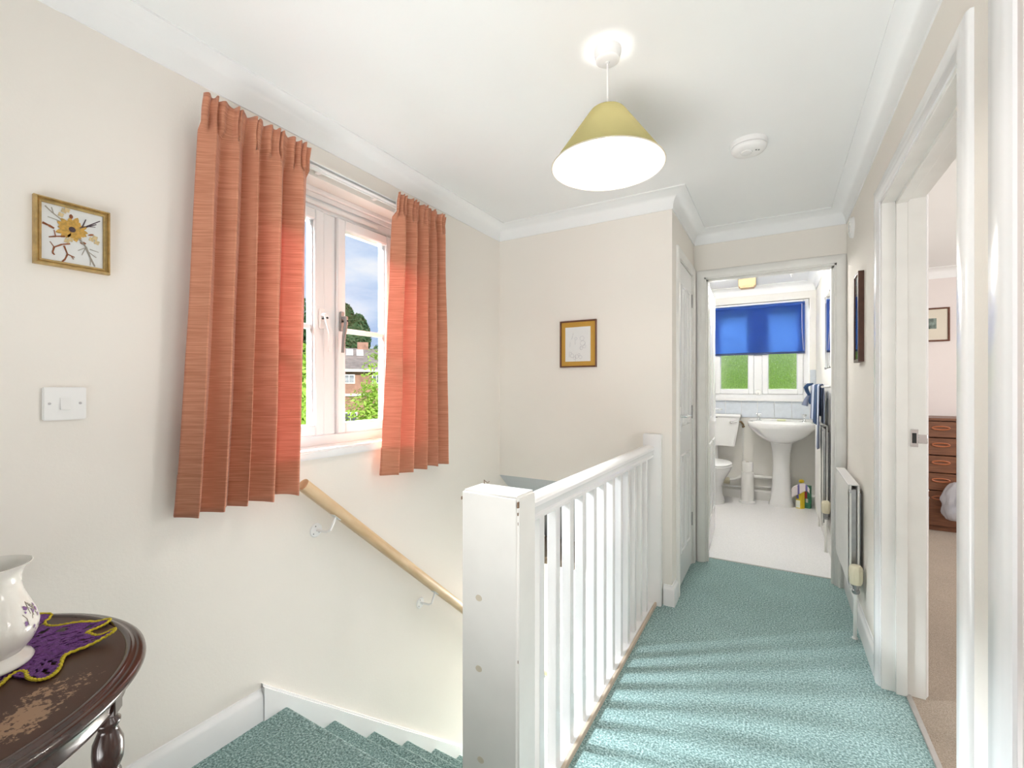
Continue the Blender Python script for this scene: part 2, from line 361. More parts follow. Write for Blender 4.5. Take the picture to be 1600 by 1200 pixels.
def tag(o, label, cat, group=None):
    o['label'] = label; o['category'] = cat
    if group: o['group'] = group
    return o
def thing(name, label, cat, loc, group=None):
    o = D.objects.new(name, None); COL.objects.link(o); o.location = loc; WLOC[o.name] = Vector(loc); o.empty_display_size = .05
    return tag(o, label, cat, group)
def struct(name, b, m, smooth=30, parent=None): return put(name, b, m, parent, smooth=smooth, kind='structure')
def sroot(name, loc):
    o = D.objects.new(name, None); COL.objects.link(o); o.location = loc; WLOC[o.name] = Vector(loc); o['kind'] = 'structure'; o.empty_display_size = .05
    return o

def sweep(b, path, prof, closed=False):
    """sweep profile [(offset to the left of travel, z)] along a plan path with mitred corners"""
    P = [Vector((p[0], p[1])) for p in path]; n = len(P); rings = []
    for i in range(n):
        d0 = (P[i]-P[i-1]).normalized() if (i > 0 or closed) else (P[1]-P[0]).normalized()
        d1 = (P[(i+1) % n]-P[i]).normalized() if (i < n-1 or closed) else d0
        n0 = Vector((-d0.y, d0.x)); n1 = Vector((-d1.y, d1.x)); mv = (n0+n1); mv = mv/mv.length_squared*2 if mv.length > 1e-6 else n0
        rings.append([(P[i].x+mv.x*o, P[i].y+mv.y*o, z) for o, z in prof])
    if closed: rings.append(rings[0])
    b.rings(rings, True, not closed); return b

# ------------------------------------------------------------ key dimensions
XL, YF, XC, YB, XR, XS = -1.637, 2.627, -.504, 3.40, .367, -.582
CH = 2.305          # ceiling
YBI = 3.505         # bathroom side of the partition / vinyl threshold
YW = 5.56           # far outer wall
XB = .347           # bathroom right wall face
XD = .50            # bedroom side of the partition
YR = -4.05          # rear end of the landing
BASE = -2.47        # downstairs floor

# ------------------------------------------------------------ walls
b = B()
x0, x1 = XL-.26, XL
b.box(x0, x1, YR-.1, .90, BASE-.1, CH+.1); b.box(x0, x1, 1.78, YW+.2, BASE-.1, CH+.1)
b.box(x0, x1, .90, 1.78, BASE-.1, .925); b.box(x0, x1, .90, 1.78, 2.085, CH+.1)
struct('wall_left', b, M['wall'], 0)
b = B()
b.box(XL, XC-.09, YF, YF+.09, .62, CH+.02)           # far wall over the stair well
b.box(XC-.09, XC, YF, 2.80, -.2, CH+.02); b.box(XC-.09, XC, 3.33, YBI, 0, CH+.02); b.box(XC-.09, XC, 2.80, 3.33, 2.00, CH+.02)
struct('wall_far', b, M['wall'], 0)
b = B()
b.box(XL, -.445, YB, YBI, 0, CH+.02); b.box(-.445, .325, YB, YBI, 1.99, CH+.02); b.box(.325, XR, YB, YBI, 0, CH+.02)
struct('wall_bathroom_front', b, M['wall'], 0)
b = B()   # right partition with the openings of two doorways
H3 = 1.985
b.box(XR, XD, 2.355, YB+.11, 0, CH+.02); b.box(XR, XD, 1.405, 2.355, H3, CH+.02)
b.box(XR, XD, 1.135, 1.405, 0, CH+.02); b.box(XR, XD, .36, 1.135, H3, CH+.02); b.box(XR, XD, YR, .36, 0, CH+.02)
struct('wall_right', b, M['wall'], 0)
struct('wall_bathroom_right', B().box(XB, XD, YBI, YW, 0, CH+.02), M['wallb'], 0)
b = B()
b.box(XL-.2, -.655, YW, YW+.26, 0, CH+.1); b.box(.29, 3.5, YW, YW+.26, 0, CH+.1); b.box(-.655, .29, YW, YW+.26, 0, 1.085); b.box(-.655, .29, YW, YW+.26, 2.135, CH+.1)
wfar = struct('wall_bathroom_far', b, M['wallb'], 0)
struct('wall_rear', B().box(XL, XD, YR-.1, YR, 0, CH+.02), M['wall'], 0)
b = B(); b.box(3.2, 3.4, -.8, YW, 0, CH+.02); b.box(XD, 3.4, -1.0, -.8, 0, CH+.02)
struct('wall_bedroom', b, M['wall2'], 0)
b = B(); b.box(XD, 3.2, YW-.012, YW, 0, CH)
struct('wall_bedroom_far', b, M['wall2'], 0)
struct('ceiling', B().box(XL-.26, 3.5, YR-.2, YW+.3, CH, CH+.15), M['ceil'], 0)

# stair well walls under the floor
b = B()
b.box(-.688, -.60, 1.127, 3.60, BASE, -.03); b.box(-.688, XD, -4.1, 1.02, BASE, -.25)
b.box(XL, -.60, 5.6, 5.7, BASE, .0); b.box(.4, .5, 3.4, 5.7, BASE, -.25); b.box(-.6, .5, 3.5, 3.6, BASE, -.25)
b.box(-.6, .5, 5.6, 5.7, BASE, -.25)
struct('wall_stairwell', b, M['wall'], 0)
b = B(); b.prism([(XL, YF, .62), (XL, YF+.09, .62), (XL, 3.75, -.25), (XL, 3.62, -.25)], (XC-.012-XL, 0, 0)); b.box(XL, XC-.012, 3.62, 5.6, -.27, -.2)
struct('ceiling_stairs', b, M['grey'], 0)
struct('floor_downstairs', B().box(XL, .5, 1.0, 5.7, BASE-.1, BASE), M['carpet'], 0)

# ------------------------------------------------------------ floors
b = B(); b.box(XL, XD-.05, YR, 1.032, -.2, 0); b.box(XS, XR+.075, 1.032, YBI, -.2, 0)
struct('floor', b, M['carpet'], 0)
struct('floor_bathroom', B().box(XL, XB+.02, YBI, YW, -.19, .002), M['lino'], 0)
struct('floor_bedroom', B().box(.457, 3.2, -.8, YW, -.2, .001), M['bedcarpet'], 0)
struct('floor_cupboard', B().box(XL, XC-.002, YF+.3, YBI-.1, -.05, -.002), M['bedcarpet'], 0)
struct('trim_1', B().box(.440, .458, 1.41, 2.34, -.01, .006, .002), M['alu'])
struct('trim_2', B().box(-.445, .325, YBI-.006, YBI+.006, -.01, .004, .001), M['alu'])

# coving
def cove(zt, w_=.082, h=.092, n=7):
    p = [(0, zt-h), (.006, zt-h)]
    for i in range(1, n):
        a = PI/2*i/n; p.append((.006+(w_-.012)*(1-math.cos(a)), zt-h+.006+(h-.012)*math.sin(a)))
    p += [(w_-.006, zt-.006), (w_, zt-.006), (w_, zt+.001), (0, zt+.001)]
    return p
struct('trim_3', sweep(B(), [(XL, YR), (XR, YR), (XR, YB), (XC, YB), (XC, YF), (XL, YF)], cove(CH), True), M['ceil'], 50)
struct('trim_4', sweep(B(), [(XL, YBI), (XB, YBI), (XB, YW), (XL, YW)], cove(CH), True), M['ceil'], 50)
struct('trim_5', sweep(B(), [(XD, -.8), (3.2, -.8), (3.2, YW-.012), (XD, YW-.012)], cove(CH), True), M['ceil'], 50)

# skirting
SK = [(0, 0), (.016, 0), (.016, .088), (.012, .098), (.006, .104), (.004, .113), (0, .115)]
struct('baseboard_left', sweep(B(), [(XL, .968), (XL, YR), (XR, YR), (XR, .29)], SK), M['gloss'], 50)
struct('baseboard_right', sweep(B(), [(XR, 2.42), (XR, YB-.017)], SK), M['gloss'], 50)
struct('baseboard_far', sweep(B(), [(XC, 2.735), (XC, YF), (XC-.045, YF)], SK), M['gloss'], 50)
struct('baseboard_bathroom', sweep(B(), [(XB, YBI), (XB, YW), (XL, YW)], SK), M['gloss2'], 50)
struct('baseboard_bedroom', sweep(B(), [(3.2, -.8), (3.2, YW-.012), (XD, YW-.012), (XD, 2.45)], SK), M['gloss'], 50)

# ------------------------------------------------------------ landing window
def window(name, x, ya, yb, za, zb, axis, splits, pane_m, bars=None, depth=.062, sd=1, st=.052, ff=.05):
    """window in plane axis ('x' or 'y') ; p(u,w,z): u along, w depth (into the wall)"""
    def P(u0, u1, w0, w1, z0, z1, bb, bev=.004):
        if axis == 'x': bb.box(x-w1, x-w0, u0, u1, z0, z1, bev)
        else: bb.box(u0, u1, x+w0, x+w1, z0, z1, bev)
    root = sroot(name, (x, ya, za) if axis == 'x' else (ya, x, za))
    f = B(); P(ya, ya+ff, 0, depth, za, zb, f); P(yb-ff, yb, 0, depth, za, zb, f); P(ya+ff, yb-ff, 0, depth, za, za+ff, f); P(ya+ff, yb-ff, 0, depth, zb-ff, zb, f)
    for c0, c1 in zip(splits[:-1], splits[1:]):
        if c0[1] < c1[0]: P(c0[1], c1[0], 0, depth, za+ff, zb-ff, f)
    put('frame', f, M['upvc'], root)
    for (c0, c1) in splits:
        k = B(); z0, z1 = za+ff, zb-ff; o = -.014
        P(c0, c0+st, o, depth-.01, z0, z1, k, .006); P(c1-st, c1, o, depth-.01, z0, z1, k, .006)
        P(c0+st-.004, c1-st+.004, o, depth-.01, z0, z0+st, k, .006); P(c0+st-.004, c1-st+.004, o, depth-.01, z1-st, z1, k, .006)
        cas = put('casement', k, M['upvc'], root)
        g = B(); P(c0+st-.005, c1-st+.005, .018, .022, z0+st-.005, z1-st+.005, g, 0); put('pane', g, pane_m, cas)
        gk = B(); P(c0+st-.001, c0+st+.004, .004, .016, z0+st, z1-st, gk, 0); P(c1-st-.004, c1-st+.001, .004, .016, z0+st, z1-st, gk, 0)
        put('gasket', gk, M['grey'], cas)
        if bars:
            q = B()
            for zz in bars: P(c0+st-.003, c1-st+.003, .010, .034, zz-.010, zz+.012, q, .002)
            put('glazing_bar', q, M['upvc'], cas)
    return root
XW = -1.737
w1 = window('window_1', XW, .898, 1.782, .958, 2.045, 'x', [(.958, 1.306), (1.372, 1.722)], M['glass'], [1.484], st=.048)
struct('trim_9', B().box(XW-.055, XW+.006, .895, 1.785, 2.043, 2.066, .003).box(XW-.06, XW+.018, .895, 1.785, 2.064, 2.088, .004), M['gloss'])
# sill board
struct('trim_6', B().box(XW-.005, XL+.032, .885, 1.795, .928, .966, .008, 2), M['gloss'], 40)
def win_handle(y, s, m):
    k = B(); x = XW+.014
    k.box(x, x+.012, y-.012, y+.012, 1.475, 1.565, .004); hb = put('handle', k, m, w1)
    q = B(); q.tube([(x+.012, y, 1.535), (x+.032, y, 1.535), (x+.038, y-.004*s, 1.51), (x+.042, y-.018*s, 1.45), (x+.036, y-.020*s, 1.375)], [.009, .010, .010, .009, .007], 8)
    put('lever', q, m, hb)
    q = B(); q.cyl((x+.012, y, 1.520), (x+.046, y, 1.520), .0045, seg=8); put('lock_button', q, M['hole'], hb)
win_handle(1.285, -1, M['plastic']); win_handle(1.392, 1, M['steel'])
# window reveal lining is the wall itself; small vent bar on the head
put('vent', B().box(XW, XW+.012, 1.02, 1.62, 2.010, 2.032, .004), M['plastic'], w1)

# curtain track
t = thing('curtain_track', 'white plastic curtain track fixed above the landing window', 'curtain track', (XL+.05, 1.33, 2.10))
b = B(); b.box(XL+.034, XL+.044, .775, 1.905, 2.088, 2.118, .003); b.box(XL+.044, XL+.060, .775, 1.905, 2.094, 2.099, .001); b.box(XL+.044, XL+.060, .775, 1.905, 2.108, 2.113, .001)
put('rail', b, M['plastic'], t)
for y in (.80, 1.2, 1.5, 1.87): put('bracket', B().box(XL, XL+.036, y-.01, y+.01, 2.096, 2.112, .002), M['plastic'], t)
for y in (.775, 1.905): put('end_stop', B().box(XL+.030, XL+.064, y-.006, y+.006, 2.084, 2.122, .003), M['plastic'], t)

def curtain(label, top, bot, zt, zb, folds, phase, seed, xoff=.092):
    root = thing('curtain', label, 'curtain', (XL+xoff, (bot[0]+bot[1])/2, zb), 'terracotta curtains at the landing window')
    random.seed(seed)
    nf = folds; cum = [0]; amps = []
    for i in range(nf): cum.append(cum[-1]+random.uniform(.75, 1.3)); amps.append(random.uniform(.75, 1.15))
    tot = cum[-1]; cum = [c/tot for c in cum]
    def wave(s):
        for i in range(nf):
            if s <= cum[i+1] or i == nf-1:
                f = (s-cum[i])/(cum[i+1]-cum[i]); return i, f
    def fn(s, v):
        z = zb+(zt-zb)*v; q = v**.8
        ya = bot[0]+(top[0]-bot[0])*q; yb = bot[1]+(top[1]-bot[1])*q
        i, f = wave(s); amp = .036*amps[i]*(1.1-.35*v)
        # broad rounded front, narrow deep valley
        c = math.cos(2*PI*(f-.5)); body = amp*(abs((1+c)/2)**.55*2-1)
        yy = ya+(yb-ya)*s+.010*math.sin(2*PI*(f-.5))*(-1)*(1-v*.3)
        h = max(0, min(1, (z-(zt-.11))/.035))         # pencil-pleat heading
        pl = .0075*math.sin(2*PI*s*nf*2.6+phase)+.004*math.sin(2*PI*s*nf*4.1)
        pinch = math.exp(-((z-(zt-.085))/.016)**2)
        x = XL+xoff+body*(1-h*.72)*(1-.45*pinch)+pl*(h*.9+pinch*.9)+.010*max(0, (z-(zt-.05))/.05)
        x += .003*noise.noise(Vector((s*9+seed, z*3, 0)))*2
        zz = z+(.010*noise.noise(Vector((s*7, seed, 3))) if v < .001 else 0)+(.004*math.sin(2*PI*s*nf*2.6) if v > .999 else 0)
        return (x, yy, zz)
    b = B(); b.grid(fn, 150, 60)
    o = put('drape', b, M['curtain'], root, smooth=80)
    md = o.modifiers.new('thickness', 'SOLIDIFY'); md.thickness = .0035; md.offset = 0
    b = B()   # turned-up hem: double cloth just behind the lower edge
    def hemf(s, v):
        p = fn(s, v*.095); return (p[0]-.0045, p[1], p[2]+.002)
    b.grid(hemf, 120, 4); put('hem', b, M['curtain'], root, smooth=80)
    b = B()
    def tape(s, v):
        p = fn(s, 1-(.10-.075*v)/(zt-zb)); return (p[0]-.006, p[1], p[2])
    b.grid(tape, 120, 3); put('heading_tape', b, M['gloss2'], root, smooth=80)
    for k in range(6):
        p = fn((k+.5)/6, .985); put('hook', B().tube([(p[0]-.005, p[1], p[2]-.03), (XL+.064, p[1], p[2]-.025), (XL+.056, p[1], 2.105)], .0018, 6), M['plastic'], root)
    return root
curtain('long terracotta curtain left of the landing window, reaching over the handrail end', (.730, 1.105), (.665, 1.080), 2.137, .826, 5, .3, 4)
curtain('shorter-looking terracotta curtain right of the landing window, nearer the far corner', (1.565, 1.925), (1.492, 1.950), 2.137, .812, 5, 1.2, 11)

# ------------------------------------------------------------ stairs
SL = .19/.218
def nos(k): return 1.062+.218*k
st = thing('staircase', 'green carpeted staircase going down beside the window wall', 'staircase', (XL+.5, 1.06, -.19))
for k in range(0, 12):
    y0 = nos(k); z = -.19*k; b = B()
    # rounded nosing profile (y,z) extruded along x
    yb0 = y0-.03 if k == 0 else nos(k-1)-.018
    prof = [(yb0, z)]+[(y0-.012+.013*math.sin(a), z-.013+.013*math.cos(a)) for a in [PI*q/9 for q in range(10)]]+[(y0-.016, z-.03), (y0-.016, z-.19), (yb0, z-.19)]
    b.prism([(XL+.02, y, zz) for y, zz in prof], (-.70-XL-.02, 0, 0)); put('step', b, M['carpet'], st, smooth=24)
b = B()   # wall string
def strz(y): return .123-SL*(y-.969)
ya, yb_ = .969, 3.9
b.prism([(XL, ya, .0), (XL, ya, strz(ya)), (XL, yb_, strz(yb_)), (XL, yb_, strz(yb_)-.30)], (.022, 0, 0))
b.prism([(XL, ya, strz(ya)-.004), (XL, ya, strz(ya)+.010), (XL, yb_, strz(yb_)+.010), (XL, yb_, strz(yb_)-.004)], (.012, 0, 0))
put('wall_string', b, M['gloss'], st)
b = B(); b.prism([(-.715, 1.12, .02), (-.715, 1.12, -.36), (-.715, yb_, strz(yb_)-.3), (-.715, yb_, strz(yb_)+.02)], (.025, 0, 0)); put('outer_string', b, M['gloss'], st)

# handrail on the wall
t = thing('handrail', 'pale pine handrail sloping down the window wall on white brackets', 'handrail', (XL+.06, 1.095, .84))
def hz(y): return .845-.887*(y-1.095)
b = B(); xh = XL+.062
def mop(y, z0):   # mopstick section, flat underside
    c = .0255; pts = []
    n = Vector((0, .887, 1)).normalized(); 
    for k in range(18):
        a = math.radians(-55+290*k/17); px = c*math.cos(a); pn = c*math.sin(a)
        pts.append((xh+px, y+pn*n.y, z0+pn*n.z))
    return pts
b.rings([mop(1.095, .845), mop(3.4, hz(3.4))]); put('rail', b, M['pine'], t, smooth=50)
for y in (1.245, 1.875, 2.6, 3.2):
    zb_ = hz(y)-.030; yr = y-.05; zr = zb_-.055
    k = B(); k.box(xh-.014, xh+.014, y-.022, y+.022, zb_-.001, zb_+.003, .001)
    bmesh.ops.rotate(k.bm, verts=k.bm.verts, cent=(xh, y, zb_), matrix=Matrix.Rotation(-math.atan(.887), 3, 'X'))
    br = put('bracket', k, M['plastic'], t)
    q = B(); q.tube([(xh, y, zb_), (xh, y-.012, zb_-.022), (xh, y-.026, zb_-.046), (xh-.012, y-.035, zb_-.052), (XL+.002, y-.045, zb_-.050)], .0052, 8); put('arm', q, M['plastic'], br)
    q = B(); q.cyl((XL, y-.047, zb_-.050), (XL+.004, y-.047, zb_-.050), .029, .026, 20); put('rose', q, M['plastic'], br)
    for dy, dz in ((-.004, .017), (.012, -.010), (-.014, -.012)):
        q = B(); q.cyl((XL+.003, y-.047+dy, zb_-.050+dz), (XL+.0052, y-.047+dy, zb_-.050+dz), .0028, seg=8); put('screw', q, M['steel'], br)

# ------------------------------------------------------------ balustrade
t = thing('balustrade', 'white painted landing balustrade with square newel post beside the stairs', 'balustrade', (-.62, 1.8, 0))
b = B(); b.box(-.766, XS, 1.025, 1.127, -.60, .934, .007, 3); nw = put('newel_post', b, M['gloss2'], t)
for (x, z) in ((-.706, .642), (-.706, .448), (-.70, .2)):
    b = B(); b.lathe([(.0090, 0), (.0086, .0008), (.0001, .0008)], (0, 0, 0), 12)
    for v in b.bm.verts: v.co = Vector((x+v.co.x*1.2, 1.0251-v.co.z, z+v.co.y))
    put('knot', b, M['knot'], nw)
for q in ((-.5845, -.5812, 1.0235, 1.031, .905, .9205), (-.584, -.5815, 1.0242, 1.027, .885, .893), (-.766, -.7635, 1.0242, 1.028, .905, .914), (-.583, -.5816, 1.0244, 1.026, .86, .868), (-.583, -.5816, 1.0244, 1.026, .50, .508)):
    put('paint_chip', B().box(*q, .0003), M['chip'], nw)
# wire twist on the back corner
put('wire', B().tube([(-.75, 1.118, .934), (-.752, 1.12, .945), (-.748, 1.122, .940), (-.74, 1.12, .938), (-.735, 1.123, .941)], .0014, 6), M['chip'], nw)
b = B(); b.box(-.655, -.555, YF-.044, YF-.001, -.02, .957, .004, 2); put('half_newel', b, M['gloss'], t)
# moulded handrail
cx = -.622
prof = [(-.030, .842), (-.030, .852), (-.024, .858), (-.027, .872), (-.033, .882), (-.032, .893), (-.022, .902), (0, .906), (.022, .902), (.032, .893), (.033, .882), (.027, .872), (.024, .858), (.030, .852), (.030, .842)]
b = B(); b.rings([[(cx+x, y, z-(.012*(y-1.127)/1.5)) for x, z in prof] for y in (1.125, 2.584)]); put('handrail', b, M['gloss'], t, smooth=35)
b = B(); b.box(-.690, -.590, 1.127, 2.584, -.02, .016, .003); b.box(-.690, -.672, 1.127, 2.62, -.25, .0, .003); put('base_rail', b, M['gloss'], t)
struct('trim_7', B().box(-.590, -.5785, 1.127, 2.60, -.02, .020, .002), M['beige'], 0)
for k in range(12):
    y = 1.222+.1145*k
    put('baluster', B().box(cx-.012, cx+.020, y-.032, y, .012, .85-(.012*(y-1.127)/1.5), .0015), M['gloss'], t)

# ------------------------------------------------------------ doorways
def architrave(b, plane, a0, a1, ztop, out, face, w_=.066, th=.016, y_axis=True):
    """frame of moulding round an opening. plane = wall face coordinate, out = +-1 outward direction"""
    prof = [(0, 0), (0, th*.45), (.012, th*.75), (.018, th), (w_-.012, th), (w_-.004, th*.8), (w_, th*.4), (w_, 0)]
    pts = [(a0, 0, -1, 0), (a0, ztop, -1, 1), (a1, ztop, 1, 1), (a1, 0, 1, 0)]
    rings = []
    for (a, z, da, dz) in pts:
        r = []
        for o, h in prof:
            aa = a+da*o; zz = z+dz*o; p = plane+out*h
            r.append((p, aa, zz) if y_axis else (aa, p, zz))
        rings.append(r)
    b.rings(rings); return b
def panel_ring(b, P, a0, a1, z0, z1, w0, sgn):
    """raised moulding ring and raised field; P(a, w, z) -> xyz ; w0 = leaf face"""
    def rect(i, h): return [P(a0+i, w0+sgn*h, z0+i), P(a1-i, w0+sgn*h, z0+i), P(a1-i, w0+sgn*h, z1-i), P(a0+i, w0+sgn*h, z1-i)]
    b.rings([rect(-.002, 0), rect(.004, .007), rect(.012, .005), rect(.020, -.004), rect(.034, -.004), rect(.056, .004)], True, False); b.poly(rect(.056, .004))
def leaf(root, P, a0, a1, z0, z1, th, faces=(1, -1), name='leaf'):
    b = B()
    c = [P(a0, 0, z0), P(a1, th, z1)]
    xs, ys, zs = zip(*c); b.box(min(xs), max(xs), min(ys), max(ys), min(zs), max(zs), .0015)
    lf = put(name, b, M['gloss'], root)
    w_ = a1-a0; s = .105; mid = .095; pw = (w_-2*s-mid)/2
    for (zz0, zz1) in ((.22, .80), (.98, 1.86)):
        for i in range(2):
            aa0 = a0+s+i*(pw+mid)
            for f in faces:
                q = B(); panel_ring(q, P, aa0, aa0+pw, zz0, zz1, th if f > 0 else 0, f); put('door_panel', q, M['gloss'], lf, smooth=20)
    return lf
def hinge(root, x0, x1, y0, y1, z, m='steel'):
    k = B(); k.box(x0, x1, y0, y1, z-.045, z+.045, .001); h = put('hinge', k, M[m], root); return h

# door_1: bathroom doorway, door swung open into the bathroom
d1 = sroot('door_1', (-.06, YB, 0))
b = B(); architrave(b, YB, -.445+.008, .325-.008, 1.99-.008, -1, 0, y_axis=False, w_=.05); put('architrave', b, M['gloss2'], d1)
b = B(); b.box(-.445, -.425, YB, YBI, 0, 1.99, .001); b.box(.305, .325, YB, YBI, 0, 1.99, .001); b.box(-.445, .325, YB, YBI, 1.97, 1.99, .001)
b.box(-.425, -.412, YB+.02, YB+.055, 0, 1.97, .001); b.box(.292, .305, YB+.02, YB+.055, 0, 1.97, .001); b.box(-.425, .305, YB+.02, YB+.055, 1.957, 1.97, .001)
put('lining', b, M['gloss2'], d1)
b = B(); architrave(b, YBI, -.445+.008, .325-.008, 1.99-.008, 1, 0, y_axis=False, w_=.04); put('architrave', b, M['gloss2'], d1)
for z in (1.81, 1.07, .315): hinge(d1, -.4255, -.4225, YBI-.045, YBI-.008, z)
ang = math.radians(2.5); hx, hy = -.427, YBI+.006
def P1(a, w_, z): return (hx-a*math.sin(ang)-w_*math.cos(ang), hy+a*math.cos(ang)-w_*math.sin(ang), z)
b = B(); b.rings([[P1(.0, 0, z), P1(.74, 0, z), P1(.74, .035, z), P1(.0, .035, z)] for z in (.008, 1.965)]); lf = put('leaf', b, M['gloss'], d1, smooth=0)
for (z0, z1) in ((.22, .80), (.98, 1.86)):
    for i in range(2):
        a0 = .10+i*.31
        q = B(); panel_ring(q, P1, a0, a0+.235, z0, z1, 0, -1); put('door_panel', q, M['gloss'], lf, smooth=20)
q = B(); q.rings([[P1(.68, -.008, z), P1(.72, -.008, z), P1(.72, 0, z), P1(.68, 0, z)] for z in (.93, 1.10)]); hp = put('handle', q, M['chrome'], lf)
q = B(); q.tube([P1(.70, -.006, 1.03), P1(.70, -.045, 1.03), P1(.69, -.052, 1.03), P1(.60, -.050, 1.03)], [.009, .008, .008, .006], 10)
put('handle', q, M['chrome'], lf)
q = B(); q.cyl(P1(.70, -.006, .965), P1(.70, -.022, .965), .009, .008, 10); put('thumb_turn', q, M['steel'], lf)

# door_2: cupboard door in the short wall
d2 = sroot('door_2', (XC, 3.06, 0))
b = B(); architrave(b, XC, 2.80, 3.33, 1.99, 1, 0, w_=.055); put('architrave', b, M['gloss2'], d2)
b = B(); b.box(XC-.09, XC, 2.80, 2.815, 0, 1.985, .001); b.box(XC-.09, XC, 3.315, 3.33, 0, 1.985, .001); b.box(XC-.09, XC, 2.80, 3.33, 1.985, 2.0, .001); put('lining', b, M['gloss2'], d2)
def P2(a, w_, z): return (XC-.037+w_, a, z)
b = B(); b.box(XC-.037, XC-.002, 2.818, 3.312, .01, 1.982, .0015); lf = put('leaf', b, M['gloss'], d2)
for (z0, z1) in ((.20, .80), (.98, 1.85)):
    for i in range(2):
        a0 = 2.818+.085+i*.178
        q = B(); panel_ring(q, P2, a0, a0+.145, z0, z1, .035, 1); put('door_panel', q, M['gloss'], lf, smooth=20)
for z in (1.81, 1.05, .315): hinge(d2, XC-.004, XC+.004, 3.306, 3.320, z)
q = B(); q.box(XC-.002, XC+.005, 2.84, 2.872, .95, 1.10, .002); hp = put('handle', q, M['plastic'], lf)
q = B(); q.tube([(XC, 2.856, 1.045), (XC+.04, 2.856, 1.045), (XC+.048, 2.866, 1.045), (XC+.048, 2.95, 1.045)], [.009, .008, .008, .006], 10); put('handle', q, M['chrome'], lf)

# door_3: bedroom doorway (door folded back out of sight)
d3 = sroot('door_3', (XR, 1.9, 0))
Y0, Y1 = 1.412, 2.348
b = B(); architrave(b, XR, Y0-.002, Y1+.002, H3-.01, -1, 0, w_=.066); put('architrave', b, M['gloss'], d3)
b = B(); b.box(XR-.002, XD+.002, Y1-.012, Y1+.01, 0, H3, .001); b.box(XR-.002, XD+.002, Y0-.01, Y0+.012, 0, H3, .001); b.box(XR-.002, XD+.002, Y0, Y1, H3-.022, H3, .001)
b.box(XR+.042, XR+.078, Y1-.026, Y1-.012, 0, H3-.02, .0015); b.box(XR+.042, XR+.078, Y0+.012, Y0+.026, 0, H3-.02, .0015); b.box(XR+.042, XR+.078, Y0, Y1, H3-.036, H3-.02, .0015)
put('lining', b, M['gloss2'], d3)
b = B(); architrave(b, XD, Y0-.002, Y1+.002, H3-.01, 1, 0, w_=.066); put('architrave', b, M['gloss'], d3)
q = B(); q.box(XR+.088, XR+.112, Y1-.0145, Y1-.0115, .985, 1.055, .001); q.box(XR+.112, XD+.006, Y1-.0145, Y1-.0115, 1.00, 1.035, .001); sp = put('strike_plate', q, M['chrome'], d3)
q = B(); q.box(XR+.093, XR+.106, Y1-.0155, Y1-.0140, 1.00, 1.04, 0); put('latch_hole', q, M['hole'], sp)
# door_4: nearer doorway on the right (open)
d4 = sroot('door_4', (XR, .75, 0))
b = B(); architrave(b, XR, .375, 1.135, H3-.008, -1, 0, w_=.085, th=.018); put('architrave', b, M['gloss'], d4)
b = B(); b.box(XR-.002, XD, 1.115, 1.137, 0, H3, .001); b.box(XR-.002, XD, .36, .38, 0, H3, .001); b.box(XR-.002, XD, .36, 1.137, H3-.02, H3, .001); put('lining', b, M['wall2'], d4)

# ------------------------------------------------------------ radiators
def radiator(label, xf, xb, y0, y1, z0, z1, wallx, valve=True, fl=True, pipez=0, sign=1):
    """panels parallel to Y; xf front face x, xb back panel x, wallx wall"""
    r = thing('radiator', label, 'radiator', ((xf+wallx)/2, (y0+y1)/2, z0))
    n = max(4, int((y1-y0)/.035)); s = 1 if wallx > xf else -1
    def panel(x, nm):
        b = B(); pts = []
        N_ = n*4
        for i in range(N_+1):
            y = y0+.012+(y1-y0-.024)*i/N_; d = .0025 if (i % 4) in (1, 2) else 0
            pts.append((y, d))
        rings = []
        for z, k in ((z0+.01, 1), (z0+.035, 0), (z1-.035, 0), (z1-.01, 1)):
            rings.append([(x+s*((.003 if k else d)), y, z) for y, d in pts])
        for a, c in zip(rings, rings[1:]):
            V = [[b.bm.verts.new(p) for p in a], [b.bm.verts.new(p) for p in c]]
            for i in range(len(a)-1): b._f([V[0][i], V[0][i+1], V[1][i+1], V[1][i]])
        xa, xb2 = sorted((x+s*.0045, x+s*.013)); b.box(xa, xb2, y0, y1, z0, z1, .003, 2)
        return put(nm, b, M['gloss2'], r, smooth=60)
    panel(xf, 'front_panel'); panel(xb, 'back_panel')
    b = B(); xa, xc = sorted((xf+s*.014, xb)); 
    for i in range(int((y1-y0)/.02)):
        y = y0+.015+i*.02; b.box(xa, xc, y, y+.0015, z0+.02, z1-.02)
    put('convector_fins', b, M['steel'], r, smooth=0, kind='stuff')
    if sign:
        b = B(); xa, xc = sorted((xf-s*.001, xb+s*.014)); b.box(xa, xc, y0+.01, y1-.01, z1-.002, z1+.004, .002); g = put('top_grille', b, M['gloss'], r)
    b = B(); b.cyl((xf+s*.009, y0-.006, z1-.028), (xf+s*.009, y0+.004, z1-.028), .008, seg=12); put('bleed_plug', b, M['steel'], r)
    for yy in (y0+.1, y1-.1):
        b = B(); xa, xc = sorted((xb+s*.012, wallx-s*.001)); b.box(xa, xc, yy-.015, yy+.015, z0+.05, z1-.05); put('wall_bracket', b, M['steel'], r, smooth=0)
    return r
